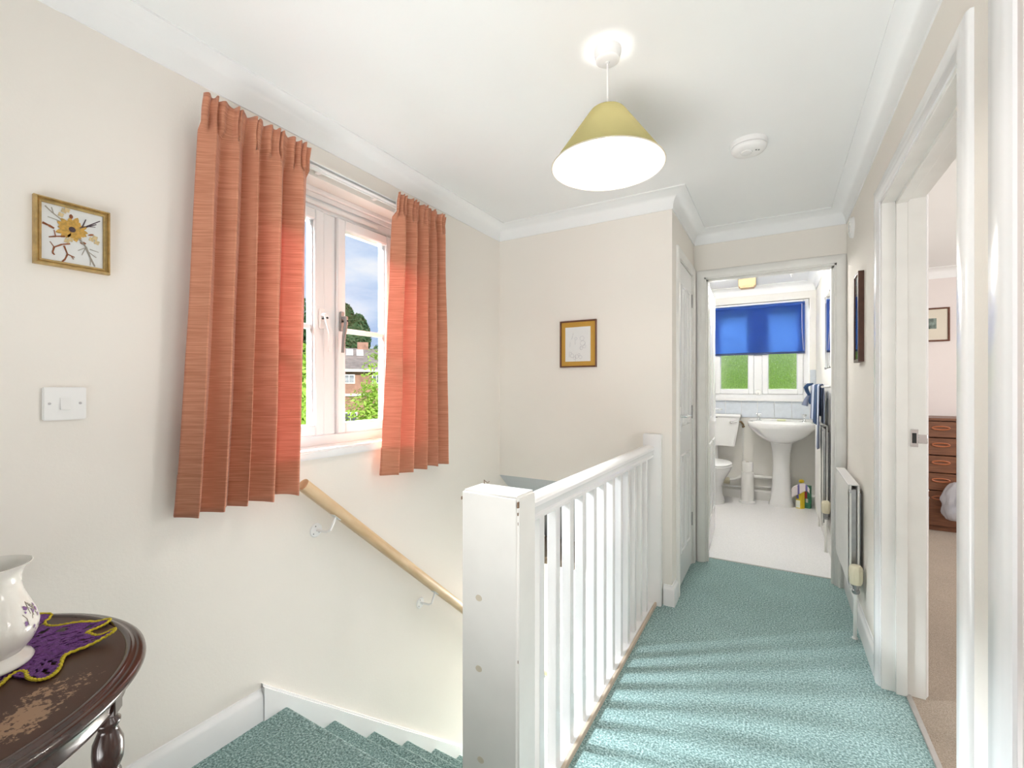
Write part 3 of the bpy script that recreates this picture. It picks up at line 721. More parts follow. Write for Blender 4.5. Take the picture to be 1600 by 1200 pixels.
def trv(parent, x, y, z, pz, py):
    b = B(); b.lathe([(.006, -.012), (.022, -.010), (.0265, 0), (.0275, .05), (.026, .072), (.020, .080), (.0, .081)], (x, y, z), 20); v = put('valve_head', b, M['cream'], parent)
    b = B()
    for k in range(10):
        a = 2*PI*k/10; b.box(x+.0262*math.cos(a)-.002, x+.0262*math.cos(a)+.002, y+.0262*math.sin(a)-.002, y+.0262*math.sin(a)+.002, z+.008, z+.066, .001)
    put('grip', b, M['cream'], v)
    b = B(); b.lathe([(.013, -.055), (.016, -.05), (.016, -.038), (.012, -.036), (.012, -.02), (.018, -.018), (.018, -.008), (.01, -.006)], (x, y, z), 8); b.cyl((x, y, z-.035), (x, y+.06, z-.035), .009, seg=10); put('valve_body', b, M['steel'], parent)
    b = B(); b.tube([(x, y, z-.05), (x, y+(py-y)*.5, (z+pz)/2), (x, py, pz)], .0078, 10); b.lathe([(.013, 0), (.012, .006)], (x, py, pz), 10); put('pipe', b, M['gloss2'], parent)
r1 = radiator('white radiator on the landing wall below the small frame, valve at near end', .305, .337, 2.765, 3.335, .225, .735, XR)
trv(r1, .327, 2.705, .285, 0, 2.735)
b = B(); b.tube([(.33, 3.345, .27), (.33, 3.375, .27), (.332, 3.378, .24), (.332, 3.378, 0)], .0075, 8); put('pipe', b, M['gloss2'], r1)
r2 = radiator('tall white radiator on the bathroom side wall under the hanging towels', .287, .315, 4.10, 4.72, .180, .925, XB)
trv(r2, .312, 4.045, .30, 0, 4.05)
b = B(); b.tube([(.318, 4.72, .23), (.318, 4.76, .23), (.318, 4.765, .2), (.318, 4.765, 0)], .0075, 8); put('pipe', b, M['gloss2'], r2)
r3 = radiator('white radiator end seen through the bedroom doorway beside the jamb', .592, .552, 2.70, 3.6, .27, .752, XD)
b = B(); b.tube([(.555, 3.60, .3), (.555, 3.64, .3), (.555, 3.65, 0)], .0075, 8); put('pipe', b, M['gloss2'], r3)

# ------------------------------------------------------------ ceiling lamp
LX, LY = -.470, 1.410
t = thing('pendant_lamp', 'olive-yellow conical fabric pendant lamp hanging over the landing', 'lamp', (LX, LY, CH))
b = B(); b.lathe([(.043, 0), (.043, -.012), (.040, -.018), (.038, -.034), (.030, -.039), (.008, -.041), (.006, -.045), (.0, -.045)], (LX, LY, CH), 32); put('ceiling_rose', b, M['plastic'], t)
b = B(); b.cyl((LX, LY, CH-.04), (LX, LY, 2.10), .0032, seg=8); put('cord', b, M['plastic'], t)
sh_prof = [(.178, 1.930), (.120, 2.013), (.062, 2.096), (.054, 2.106), (.045, 2.111), (.036, 2.113)]
b = B(); b.lathe(sh_prof, (LX, LY, 0), 64, cap=False); shd = put('shade', b, M['shade'], t, smooth=60)
b = B(); b.lathe([(.1768, 1.9305), (.119, 2.012), (.061, 2.095), (.053, 2.1045), (.036, 2.111)], (LX, LY, 0), 64, cap=False); put('lining', b, M['shadein'], shd, smooth=60)
b = B(); b.tube([(LX+.1775*math.cos(2*PI*i/64), LY+.1775*math.sin(2*PI*i/64), 1.930) for i in range(64)], .0022, 6, True); put('rim_wire', b, M['shadein'], shd)
b = B(); b.cyl((LX, LY, 2.115), (LX, LY, 2.055), .016, .019, 16); b.cyl((LX, LY, 2.108), (LX, LY, 2.104), .030, .030, 20); put('lamp_holder_with_baffle', b, M['plastic'], t)  # the wide flat disc is added to cut lamplight reaching the ceiling
b = B()
for k in range(3):
    a = 2*PI*k/3; b.cyl((LX+.015*math.cos(a), LY+.015*math.sin(a), 2.110), (LX+.037*math.cos(a), LY+.037*math.sin(a), 2.111), .0015, seg=6)
b.tube([(LX+.018*math.cos(2*PI*i/20), LY+.018*math.sin(2*PI*i/20), 2.110) for i in range(20)], .0015, 6, True)
put('shade_spider', b, M['shadein'], shd)
M['bulb'] = emit('glowing_tube', (1, .97, .90), 6)
b = B(); b.cyl((LX, LY, 2.058), (LX, LY, 2.030), .018, .020, 16); bb = put('bulb_base', b, M['plastic'], t)
b = B()
for k in range(3):
    a = k*2*PI/3; c, s_ = math.cos(a)*.010, math.sin(a)*.010; c2, s2 = math.cos(a+1.0)*.010, math.sin(a+1.0)*.010
    b.tube([(LX+c, LY+s_, 2.032), (LX+c, LY+s_, 1.955), (LX+(c+c2)/2, LY+(s_+s2)/2, 1.947), (LX+c2, LY+s2, 1.955), (LX+c2, LY+s2, 2.032)], .0058, 8)
put('glowing_tubes', b, M['bulb'], bb)
light('pendant_light', 'POINT', (LX, LY, 1.975), 11, (1, .95, .88), shadow_soft_size=.03)

# smoke alarm
t = thing('smoke_alarm', 'round white smoke alarm on the landing ceiling', 'smoke alarm', (-.108, 2.262, CH))
cx_, cy_ = -.108, 2.262
b = B(); b.lathe([(.074, 0), (.074, -.016), (.071, -.020), (.066, -.021)], (cx_, cy_, CH), 40); put('base_plate', b, M['plastic'], t)
b = B(); b.lathe([(.064, -.019), (.071, -.024), (.071, -.030), (.064, -.040), (.045, -.046), (.0, -.047)], (cx_, cy_, CH), 40); bd = put('body', b, M['plastic'], t)
b = B(); b.lathe([(.0655, -.020), (.0655, -.0235)], (cx_, cy_, CH), 40); put('vent_gap', b, M['steel'], bd)
b = B(); b.lathe([(.024, -.045), (.023, -.050), (.0, -.051)], (cx_-.008, cy_-.01, CH), 24); put('test_button', b, M['ceramic'], bd)
b = B(); b.lathe([(.004, -.043), (.003, -.0475)], (cx_+.030, cy_-.016, CH), 8); b.lathe([(.004, -.043), (.003, -.0475)], (cx_+.040, cy_-.010, CH), 8); put('sounder_hole', b, M['hole'], bd)

# door chime / sensor disc
t = thing('wall_disc', 'small round white plastic disc high on the right wall near the bathroom', 'sensor', (XR, 3.13, 2.11))
def disc_x(b, x0, x1, y, z, r, r2=None, seg=28): b.cyl((x0, y, z), (x1, y, z), r, r2 or r, seg)
b = B(); disc_x(b, XR, XR-.016, 3.13, 2.108, .058, .052); bd = put('cover', b, M['plastic'], t)
b = B(); disc_x(b, XR-.0155, XR-.019, 3.13, 2.108, .030, .028); put('centre_cap', b, M['ceramic'], bd)

# light switch
t = thing('light_switch', 'white plastic single light switch on the left wall below the gold-framed picture', 'switch', (XL, .436, 1.177))
b = B(); b.box(XL, XL+.009, .393, .479, 1.134, 1.221, .0025, 2); put('plate', b, M['plastic'], t)
b = B(); b.prism([(XL+.008, .426, 1.193), (XL+.008, .426, 1.162), (XL+.015, .426, 1.162), (XL+.0105, .426, 1.193)], (0, .020, 0)); put('rocker', b, M['ceramic'], t, smooth=0)
for y in (.406, .466):
    b = B(); b.cyl((XL+.008, y, 1.178), (XL+.0098, y, 1.178), .0032, seg=12); sc = put('screw', b, M['steel'], t)

# ------------------------------------------------------------ pictures
def frame_x(root, x, y0, y1, z0, z1, w_, d, m, sgn=1, steps=1):
    """picture frame on a wall facing +-x"""
    prof = [(0, 0), (0, d*.6), (w_*.18, d*.95), (w_*.35, d), (w_*.45, d*.75), (w_*.6, d*.85), (w_*.75, d*.6), (w_, d*.5), (w_, 0)] if steps else [(0, 0), (0, d), (w_, d), (w_, 0)]
    rings = []
    for (y, z, dy, dz) in ((y0, z0, 1, 1), (y1, z0, -1, 1), (y1, z1, -1, -1), (y0, z1, 1, -1)):
        rings.append([(x+sgn*h, y+dy*o, z+dz*o) for o, h in prof])
    b = B(); b.rings(rings+[rings[0]], True, False); return put('frame', b, m, root, smooth=25)
t = thing('framed_picture', 'gold-framed pressed yellow flower picture above the light switch', 'picture', (XL, .452, 1.625))
frame_x(t, XL, .376, .529, 1.537, 1.713, .015, .020, M['gold'])
art = put('backing', B().box(XL, XL+.006, .386, .519, 1.547, 1.703), M['paper'], t, smooth=0)
fx = XL+.0068
PO = [0]
def petal(b, y, z, ang, ln, wd, mi):
    b.mi = mi; PO[0] += 1; o_ = (PO[0] % 9)*.00016; ca, sa = math.cos(ang), math.sin(ang); pts = []
    for u, v in ((0, .15), (.3, .8), (.6, 1), (.85, .6), (1, 0), (.85, -.6), (.6, -1), (.3, -.8), (0, -.15)): pts.append((fx-.0003+o_, y+ca*u*ln-sa*v*wd/2, z+sa*u*ln+ca*v*wd/2))
    b.prism(pts, (.0004, 0, 0))
def twig(b, pts, wd, mi):
    b.mi = mi
    for (a, c) in zip(pts, pts[1:]):
        PO[0] += 1; fx_ = fx-.0002+(PO[0] % 7)*.00013
        dy, dz = c[0]-a[0], c[1]-a[1]; l = math.hypot(dy, dz); ny, nz_ = -dz/l*wd/2, dy/l*wd/2
        b.prism([(fx_, a[0]+ny, a[1]+nz_), (fx_, c[0]+ny*.7, c[1]+nz_*.7), (fx_, c[0]-ny*.7, c[1]-nz_*.7), (fx_, a[0]-ny, a[1]-nz_)], (.0004, 0, 0))
random.seed(3)
b = B()
for k in range(14): petal(b, .450, 1.644, 2*PI*k/14+random.uniform(-.1, .1), random.uniform(.027, .038), .014, 0)
for k in range(8): petal(b, .450, 1.641, -PI*.15-PI*.7*k/7, .027, .009, 0)
put('flower_petals', b, M['petal'], art, smooth=0)
b = B(); b.mi = 0; b.lathe([(.0072, 0), (.005, .0006), (.0001, .0008)], (0, 0, 0), 16)
for v in b.bm.verts: v.co = Vector((fx+.0014+v.co.z, .450+v.co.x, 1.643+v.co.y))
put('flower_centre', b, M['darkpurple'], art)
b = B()
twig(b, [(.465, 1.652), (.480, 1.661), (.508, 1.684)], .003, 0); twig(b, [(.470, 1.655), (.478, 1.679)], .003, 0); twig(b, [(.478, 1.660), (.498, 1.664)], .002, 0); twig(b, [(.478, 1.658), (.500, 1.672)], .003, 0)
put('dark_sprig', b, M['darkpurple'], art, smooth=0)
b = B()
twig(b, [(.398, 1.690), (.410, 1.678), (.428, 1.664)], .003, 0); twig(b, [(.410, 1.690), (.414, 1.676)], .002, 0); twig(b, [(.403, 1.663), (.42, 1.660), (.44, 1.652)], .002, 0)
twig(b, [(.462, 1.625), (.478, 1.604), (.488, 1.575), (.497, 1.555)], .0045, 0); twig(b, [(.478, 1.604), (.470, 1.580)], .002, 0); twig(b, [(.483, 1.592), (.500, 1.580)], .002, 0); twig(b, [(.486, 1.60), (.505, 1.596)], .002, 0); twig(b, [(.488, 1.575), (.487, 1.556)], .0018, 0); twig(b, [(.475, 1.60), (.462, 1.590)], .0018, 0)
put('grey_fern', b, M['greystem'], art, smooth=0, kind='stuff')
b = B()
twig(b, [(.436, 1.621), (.418, 1.616), (.405, 1.611)], .004, 0); twig(b, [(.418, 1.616), (.415, 1.632)], .0025, 0)
twig(b, [(.446, 1.604), (.430, 1.598), (.415, 1.587), (.412, 1.572), (.416, 1.567)], .004, 0); twig(b, [(.415, 1.587), (.407, 1.600)], .002, 0)
twig(b, [(.434, 1.596), (.441, 1.575), (.436, 1.560), (.430, 1.552)], .004, 0); twig(b, [(.441, 1.575), (.455, 1.570)], .003, 0); twig(b, [(.448, 1.572), (.453, 1.564)], .002, 0)
twig(b, [(.393, 1.645), (.405, 1.641), (.415, 1.636)], .006, 0); petal(b, .448, 1.670, PI/2, .014, .008, 0); petal(b, .482, 1.637, .4, .014, .005, 0); petal(b, .466, 1.612, .1, .013, .008, 0)
put('rust_tendrils', b, M['rust'], art, smooth=0, kind='stuff')
b = B()
for (y, z) in ((.434, 1.688), (.428, 1.676), (.440, 1.692), (.490, 1.628), (.497, 1.634), (.501, 1.622), (.440, 1.610), (.447, 1.616)):
    for k in range(4): petal(b, y, z, k*PI/2+.5, .007, .006, 0)
put('pale_blossom', b, M['paleflower'], art, smooth=0)
put('glass', B().box(XL+.0095, XL+.0105, .388, .517, 1.549, 1.701), M['glass'], t, smooth=0)

# picture on the far wall
t = thing('framed_picture', 'thin brown-framed drawing with mustard mount on the far wall above the stairs', 'picture', (-1.06, YF, 1.485))
y = YF
def frame_y(root, y, x0, x1, z0, z1, w_, d, m, sgn=-1):
    prof = [(0, 0), (0, d*.85), (w_*.3, d), (w_*.7, d*.9), (w_, d*.6), (w_, 0)]
    rings = [[(x+dx*o, y+sgn*h, z+dz*o) for o, h in prof] for (x, z, dx, dz) in ((x0, z0, 1, 1), (x1, z0, -1, 1), (x1, z1, -1, -1), (x0, z1, 1, -1))]
    b = B(); b.rings(rings+[rings[0]], True, False); return put('frame', b, m, root, smooth=25)
frame_y(t, y, -1.181, -.941, 1.342, 1.632, .009, .018, M['brown2'])
mt = put('mount', B().box(-1.175, -.947, y-.006, y, 1.348, 1.626), M['yellowmat'], t, smooth=0)
sh = put('drawing_sheet', B().box(-1.146, -.980, y-.0072, y-.0055, 1.379, 1.592), M['paper'], t, smooth=0)
random.seed(8); b = B()
def inkc(cx, cz, r, a0=0, a1=2*PI): b.tube([(cx+r*math.cos(a0+(a1-a0)*i/12), y-.0076, cz+r*math.sin(a0+(a1-a0)*i/12)) for i in range(13)], .0007, 4)
for (cx, cz, r) in ((-1.035, 1.52, .014), (-1.03, 1.49, .016), (-1.04, 1.46, .01), (-1.075, 1.52, .008), (-1.02, 1.47, .01), (-1.10, 1.415, .012), (-1.07, 1.41, .012), (-1.045, 1.405, .01), (-1.085, 1.40, .008), (-1.055, 1.42, .007)): inkc(cx, cz, r)
for k in range(9):
    x0 = random.uniform(-1.12, -1.0); z0 = random.uniform(1.40, 1.56); b.tube([(x0, y-.0076, z0), (x0+random.uniform(-.01, .01), y-.0076, z0-random.uniform(.01, .04))], .0008, 4)
put('pencil_drawing', b, M['ink'], sh, smooth=0, kind='stuff')
put('glass', B().box(-1.173, -.949, y-.0105, y-.0095, 1.350, 1.624), M['glass'], t, smooth=0)

# tilted dark frame on the right wall
t = thing('framed_picture', 'dark brown framed picture seen edge-on above the landing radiator', 'picture', (XR, 2.83, 1.57))
frame_x(t, XR, 2.765, 2.915, 1.345, 1.79, .014, .024, M['brown'], -1, 0)
put('mount', B().box(XR-.014, XR, 2.775, 2.905, 1.355, 1.78), M['yellowmat'], t, smooth=0)
put('print', B().box(XR-.0150, XR-.0135, 2.805, 2.875, 1.43, 1.70), M['paletowel'], t, smooth=0)
put('glass', B().box(XR-.0205, XR-.0195, 2.777, 2.903, 1.357, 1.778), M['glass'], t, smooth=0)

# ------------------------------------------------------------ side table
TX, TY, TR, TZ = -1.240, .092, .352, .70
t = thing('side_table', 'round dark mahogany side table with scuffed top and turned legs', 'table', (TX, TY, 0))
b = B(); b.lathe([(.0, TZ-.020), (TR-.030, TZ-.020), (TR-.030, TZ-.001), (TR-.036, TZ), (.0, TZ)][::-1], (TX, TY, 0), 96, cap=False); put('top', b, M['tabletop'], t, smooth=40)
b = B(); b.lathe([(TR-.033, TZ-.002), (TR-.031, TZ+.0015), (TR-.026, TZ+.003), (TR-.021, TZ+.001), (TR-.018, TZ-.003), (TR-.014, TZ-.003), (TR-.007, TZ-.004), (TR-.001, TZ-.009), (TR, TZ-.014), (TR-.003, TZ-.019), (TR-.010, TZ-.022), (TR-.030, TZ-.022)], (TX, TY, 0), 96, cap=False)
put('moulded_rim', b, M['mahog'], t, smooth=60)
b = B(); b.lathe([(TR-.028, TZ-.020), (TR-.024, TZ-.024), (TR-.026, TZ-.030), (TR-.030, TZ-.060), (TR-.028, TZ-.064), (TR-.048, TZ-.064), (TR-.048, TZ-.020)], (TX, TY, 0), 96, cap=False); put('apron', b, M['mahog'], t, smooth=40)
lp = [(.0, 0), (.014, 0), (.018, .010), (.014, .030), (.020, .050), (.024, .060), (.018, .075), (.022, .09), (.027, .30), (.028, .46), (.024, .475), (.027, .485), (.026, .492), (.021, .498), (.019, .508), (.026, .515), (.025, .522), (.021, .528), (.029, .545), (.0305, .562), (.029, .580), (.020, .598), (.018, .603), (.024, .612), (.024, .617), (.018, .622), (.017, .630)]
for k in range(4):
    a = math.radians(52+90*k); lx, ly = TX+.312*math.cos(a), TY+.312*math.sin(a)
    b = B(); segs = 32; rings = []
    for r_, z in lp:
        r_ *= .76
        fl = .0016 if .10 < z < .455 else 0
        rings.append([(lx+(r_-fl*(i % 4 in (0, 1)))*math.cos(2*PI*i/segs), ly+(r_-fl*(i % 4 in (0, 1)))*math.sin(2*PI*i/segs), z) for i in range(segs)])
    # add ring duplicates close to flute ends
    b.rings(rings); lg = put('leg', b, M['mahog'], t, smooth=50)
    q = B(); q.box(lx-.016, lx+.016, ly-.016, ly+.016, .628, .682, .002)
    bmesh.ops.rotate(q.bm, verts=q.bm.verts, cent=(lx, ly, .65), matrix=Matrix.Rotation(a, 3, 'Z')); put('block', q, M['mahog'], lg)
b = B()
for k in range(2):
    a = math.radians(52+90*k); c, s_ = math.cos(a)*.312, math.sin(a)*.312; b.tube([(TX+c, TY+s_, .14), (TX-c, TY-s_, .14)], .011, 10)
put('stretcher', b, M['mahog'], t)

# doily : purple crochet with yellow edge
oc = [(-1.401, .35), (-1.375, .335), (-1.347, .338), (-1.330, .348), (-1.315, .369), (-1.291, .395), (-1.276, .414), (-1.262, .405), (-1.258, .390), (-1.256, .374), (-1.240, .366), (-1.228, .364), (-1.210, .368), (-1.196, .380), (-1.186, .393), (-1.176, .388), (-1.176, .374), (-1.180, .352), (-1.181, .322), (-1.172, .312), (-1.159, .306), (-1.135, .295), (-1.122, .284), (-1.120, .272), (-1.130, .262), (-1.148, .258), (-1.175, .262), (-1.190, .256), (-1.180, .240), (-1.163, .228), (-1.145, .205), (-1.125, .175), (-1.115, .14), (-1.135, .11), (-1.15, .09), (-1.18, .03), (-1.19, -.03), (-1.22, -.04), (-1.26, -.0), (-1.33, -.03), (-1.38, -.05), (-1.40, .0), (-1.44, .05), (-1.50, .08), (-1.52, .12), (-1.47, .17), (-1.46, .22), (-1.50, .27), (-1.48, .30), (-1.43, .30)]
VX, VY = -1.251, .227
t = thing('doily', 'purple crochet doily with yellow edging on the side table', 'doily', (VX, VY, TZ))
def smooth_loop(pts, n=3):
    out_ = []
    m_ = len(pts)
    for i in range(m_):
        p0, p1, p2, p3 = [Vector(pts[(i+k-1) % m_]) for k in range(4)]
        for j in range(n):
            u = j/n; out_.append(.5*((2*p1)+(-p0+p2)*u+(2*p0-5*p1+4*p2-p3)*u*u+(-p0+3*p1-3*p2+p3)*u**3))
    return out_
lo = smooth_loop([Vector((x, y)) for x, y in oc], 4)
def dz(p, f):
    d = math.hypot(p.x-VX, p.y-VY); e_ = max(0, d-.085)
    h = .002+e_*.10*max(0, .5+noise.noise(Vector((p.x*16, p.y*16, 1.7)))*1.4)
    # little raised fold towards the two long points
    h += .009*math.exp(-((p.x+1.222)/.020)**2-((p.y-.352)/.024)**2)+.003*math.exp(-((p.x+1.18)/.02)**2-((p.y-.39)/.02)**2)+.003*math.exp(-((p.x+1.27)/.02)**2-((p.y-.41)/.02)**2)
    return TZ+.001+h
b = B(); nr = 26; n = len(lo); V = []
for j in range(nr+1):
    f = j/nr; row = []
    for i in range(n):
        p = Vector((VX, VY)).lerp(lo[i], .12+.88*f); row.append(b.bm.verts.new((p.x, p.y, dz(p, f))))
    V.append(row)
for j in range(nr):
    for i in range(n):
        # crochet openings: rows of small holes, larger near the edge
        ring = j in (8, 9, 13, 17, 18, 22, 23); hole = (ring and (i//2) % 3 == ((j//2) % 2)) or (j in (20, 21) and i % 7 in (0, 1, 2))
        if hole: continue
        b._f([V[j][i], V[j][(i+1) % n], V[j+1][(i+1) % n], V[j+1][i]])
b._f([v for v in V[0]][::-1])
o = put('crochet_cloth', b, M['purple'], t, smooth=60); md = o.modifiers.new('thickness', 'SOLIDIFY'); md.thickness = .0018; md.offset = 1
b = B(); lo2 = smooth_loop([Vector((x, y)) for x, y in oc], 7); path = []
for i, p in enumerate(lo2):
    q = Vector((VX, VY)).lerp(p, 1.0); w_ = .0013*math.sin(i*2.1); path.append((p.x+w_, p.y+w_, dz(p, 1)+.0016+.0008*math.cos(i*2.1)))
b.tube(path, .0026, 6, True); put('yellow_edging', b, M['yellow'], t, smooth=60)

# vase
t = thing('vase', 'white china vase with purple flower sprigs on the doily', 'vase', (VX, VY, TZ+.004))
vz = TZ+.0045
vp = [(.0, 0), (.056, 0), (.0625, .003), (.064, .008), (.060, .014), (.052, .020), (.050, .025), (.054, .030), (.063, .042), (.0695, .060), (.071, .076), (.067, .096), (.057, .120), (.049, .142), (.046, .158), (.047, .172), (.052, .184), (.060, .193), (.0625, .196), (.0605, .197), (.053, .189), (.0455, .176), (.0435, .158), (.046, .142), (.06, .10), (.05, .04), (.0, .03)]
b = B(); vp = [(a_*.985, z_*.955) for a_, z_ in vp]; b.lathe(vp, (VX, VY, vz), 56, cap=False); bd = put('body', b, M['vasewhite'], t, smooth=60)
def vr(z):
    for (r0, z0), (r1, z1) in zip(vp[6:], vp[7:]):
        if z0 <= z <= z1: return r0+(r1-r0)*(z-z0)/(z1-z0)
    return .06
def on_vase(a, z, e_=.0006): r = vr(z)+e_; return Vector((VX+r*math.cos(a), VY+r*math.sin(a), vz+z))
def spray(mi_name, a0, z0, seed, n_=14, m='purpleink'):
    random.seed(seed); b = B()
    for k in range(n_):
        a = a0+random.uniform(-.26, .26); z = z0+random.uniform(-.028, .028); r = random.uniform(.0022, .0048)
        c = on_vase(a, z); e1 = (on_vase(a+.02, z)-c).normalized(); e2 = (on_vase(a, z+.002)-c).normalized()
        ring = [on_vase(a, z)+e1*r*math.cos(q)*(.7+.3*math.cos(3*q))+e2*r*math.sin(q) for q in [2*PI*i/10 for i in range(10)]]
        b.poly(ring)
    return put('flower_print', b, M[m], bd, smooth=0, kind='stuff')
spray('a', math.radians(50), .082, 5); spray('b', math.radians(-55), .07, 7, 22); spray('c', math.radians(-40), .10, 9, 8, 'greystem')
# sprig stems
b = B(); random.seed(2)
for k in range(7):
    a = math.radians(50)+random.uniform(-.2, .2); z = .075+random.uniform(0, .02); b.tube([on_vase(a, z), on_vase(a+random.uniform(-.15, .15), z+.012), on_vase(a+random.uniform(-.25, .25), z+.022)], .0005, 4)
put('stem_print', b, M['greystem'], bd, smooth=0)
b = B(); a = math.radians(-4)
b.poly([on_vase(a+.16*math.cos(q), .155+.008*math.sin(q)) for q in [2*PI*i/12 for i in range(12)]]); put('brown_motif', b, M['chip'], bd, smooth=0)

# ------------------------------------------------------------ bathroom
w2 = window('window_2', YW+.004, -.650, .285, 1.092, 2.13, 'y', [(-.600, -.215), (-.135, .237)], M['obscure'], st=.055)
struct('trim_8', B().box(-.69, .33, YW-.035, YW+.02, 1.068, 1.096, .006, 2), M['gloss'], 40)
k = B(); k.box(.243, .262, YW-.016, YW+.006, 1.20, 1.26, .002); h = put('handle', k, M['chrome'], w2); 
q = B(); q.tube([(.252, YW-.016, 1.25), (.252, YW-.035, 1.25), (.262, YW-.038, 1.21)], .005, 8); put('lever', q, M['chrome'], h)
t = thing('roller_blind', 'bright blue roller blind half lowered over the bathroom window', 'blind', (-.18, YW-.03, 1.57))
b = B(); b.box(-.605, .248, YW-.034, YW-.032, 1.585, 2.085); put('fabric', b, M['blind'], t, smooth=0)
b = B(); b.cyl((-.605, YW-.028, 2.085), (.248, YW-.028, 2.085), .018, seg=16); put('roller', b, M['blind'], t)
b = B(); b.box(-.605, .248, YW-.040, YW-.028, 1.567, 1.588, .003); put('bottom_bar', b, mat('navy_bar', (.01, .03, .12), .5), t)
for x in (-.618, .252): put('bracket', B().box(x, x+.008, YW-.05, YW, 2.06, 2.112, .001), M['plastic'], t)
b = B(); b.tube([(.222, YW-.046, 2.08), (.224, YW-.044, 1.80), (.236, YW-.043, 1.60)], .0022, 6); put('pull_cord', b, M['pinkcloth'], t)
b = B(); b.lathe([(.030, 0), (.026, .006), (.014, .008), (.0, .009)], (0, 0, 0), 20)
for v in b.bm.verts: v.co = Vector((-.175+v.co.x, YW-.010-v.co.z, 1.160+v.co.y))
t = thing('suction_hook', 'round white suction disc at the foot of the bathroom window mullion', 'hook', (-.175, YW-.012, 1.16)); 
put('disc', b, M['plastic'], t)
b = B(); b.tube([(-.175, YW-.018, 1.160), (-.175, YW-.032, 1.155), (-.175, YW-.034, 1.145), (-.175, YW-.028, 1.138)], .003, 6); put('peg', b, M['chrome'], t)

# tiles: pieces of the far bathroom wall
TB = .888
def tile_mesh(w_, h_):
    b = B(); b.box(-w_/2, w_/2, -.007, 0, -h_/2, h_/2, .0018); bm = b.bm
    me = D.meshes.new('tile'); bm.to_mesh(me); bm.free(); me.materials.append(M['tile']); return me
t1 = tile_mesh(.153, .153); t2 = tile_mesh(.153, .024)
def tile(me, x, z):
    o = D.objects.new('tile', me); COL.objects.link(o); o.parent = wfar; o.location = (x, YW-.001, z)
for k in range(-4, 4):
    x = -.337+.157*k+.0785
    if x+.07 < XB:
        tile(t1, x, TB+.0775); 
        if abs(x) < 9: tile(t2, x, TB+.168)
for k in range(2): pass
tn = tile_mesh(.05, .153)
for z in (TB+.0775+.157*1, TB+.0775+.157*2): tile(tn, XB-.027, z+.04)
tile(tn, XB-.027, TB+.0775)
b = B(); b.box(-1.0, XB, YW-.0035, YW+.001, TB-.003, 1.07); b.box(.293, XB, YW-.0035, YW+.001, 1.07, 1.385); put('grout', b, M['grout'], wfar, smooth=0)

# washbasin
BX = .040
t = thing('washbasin', 'white ceramic pedestal washbasin under the bathroom window', 'washbasin', (BX, 5.4, 0))
def bas(u, v):   # superelliptic shell from rim down
    return None
b = B(); rings = []
def brow(hw, yf, z, e_=2.6, n_=40, yb=YW-.004):
    r = []
    for i in range(n_):
        a = 2*PI*i/n_; c, s_ = math.cos(a), math.sin(a)
        x = BX+hw*math.copysign(abs(c)**(2/e_), c); yc = (yf+yb)/2; yy = yc+(yb-yf)/2*math.copysign(abs(s_)**(2/(e_+1.5 if s_ > 0 else e_-.3)), s_)
        r.append((x, yy, z))
    return r
rings = [brow(.095, 5.27, .655), brow(.13, 5.20, .672), brow(.19, 5.165, .705), brow(.235, 5.145, .742), brow(.268, 5.13, .782), brow(.288, 5.118, .800), brow(.298, 5.112, .815), brow(.305, 5.108, .852), brow(.301, 5.113, .864), brow(.291, 5.123, .867)]
yb2 = 5.42
rings += [brow(.262, 5.155, .862, yb=yb2), brow(.245, 5.17, .845, yb=yb2-.01), brow(.20, 5.20, .79, yb=yb2-.03), brow(.12, 5.24, .745, yb=yb2-.06), brow(.03, 5.29, .735, yb=yb2-.09)]
b.rings(rings); put('bowl', b, M['ceramic'], t, smooth=60)
b = B(); b.box(BX-.30, BX+.30, 5.49, YW-.004, .855, .885, .010, 3); put('upstand', b, M['ceramic'], t)
b = B(); pr = [(.115, .0), (.112, .02), (.100, .06), (.085, .20), (.076, .40), (.082, .55), (.100, .64), (.115, .668)]
b.rings([[(BX+r_*math.cos(2*PI*i/32), 5.42+r_*.8*math.sin(2*PI*i/32), z) for i in range(32)] for r_, z in pr]); put('pedestal', b, M['ceramic'], t, smooth=60)
for x in (BX-.205, BX+.200):
    b = B(); b.lathe([(.022, 0), (.020, .008), (.012, .014), (.012, .05), (.016, .055), (.017, .075), (.010, .082), (.0, .083)], (x, 5.475, .862), 16); tp = put('tap', b, M['chrome'], t)
    b = B(); b.tube([(x, 5.475, .892), (x, 5.43, .897), (x, 5.405, .890), (x, 5.402, .880)], [.009, .009, .008, .007], 10); put('spout', b, M['chrome'], tp)
    b = B(); b.cyl((x-.024, 5.475, .935), (x+.024, 5.475, .935), .006, seg=8); b.cyl((x, 5.451, .935), (x, 5.499, .935), .006, seg=8); put('tap_head', b, M['chrome'], tp)
b = B(); b.lathe([(.016, 0), (.014, .002), (.0, .002)], (0, 0, 0), 14)
for v in b.bm.verts: v.co = Vector((BX+v.co.x, 5.405-v.co.z, .825+v.co.y*.5))
put('overflow', b, M['steel'], t)
o = put('soap_bar', B().box(BX-.045, BX+.045, 5.435, 5.485, .866, .884, .008, 3), M['soap'], None, origin=(BX, 5.46, .866)); tag(o, 'pale green soap bar on the washbasin ledge between the taps', 'soap')

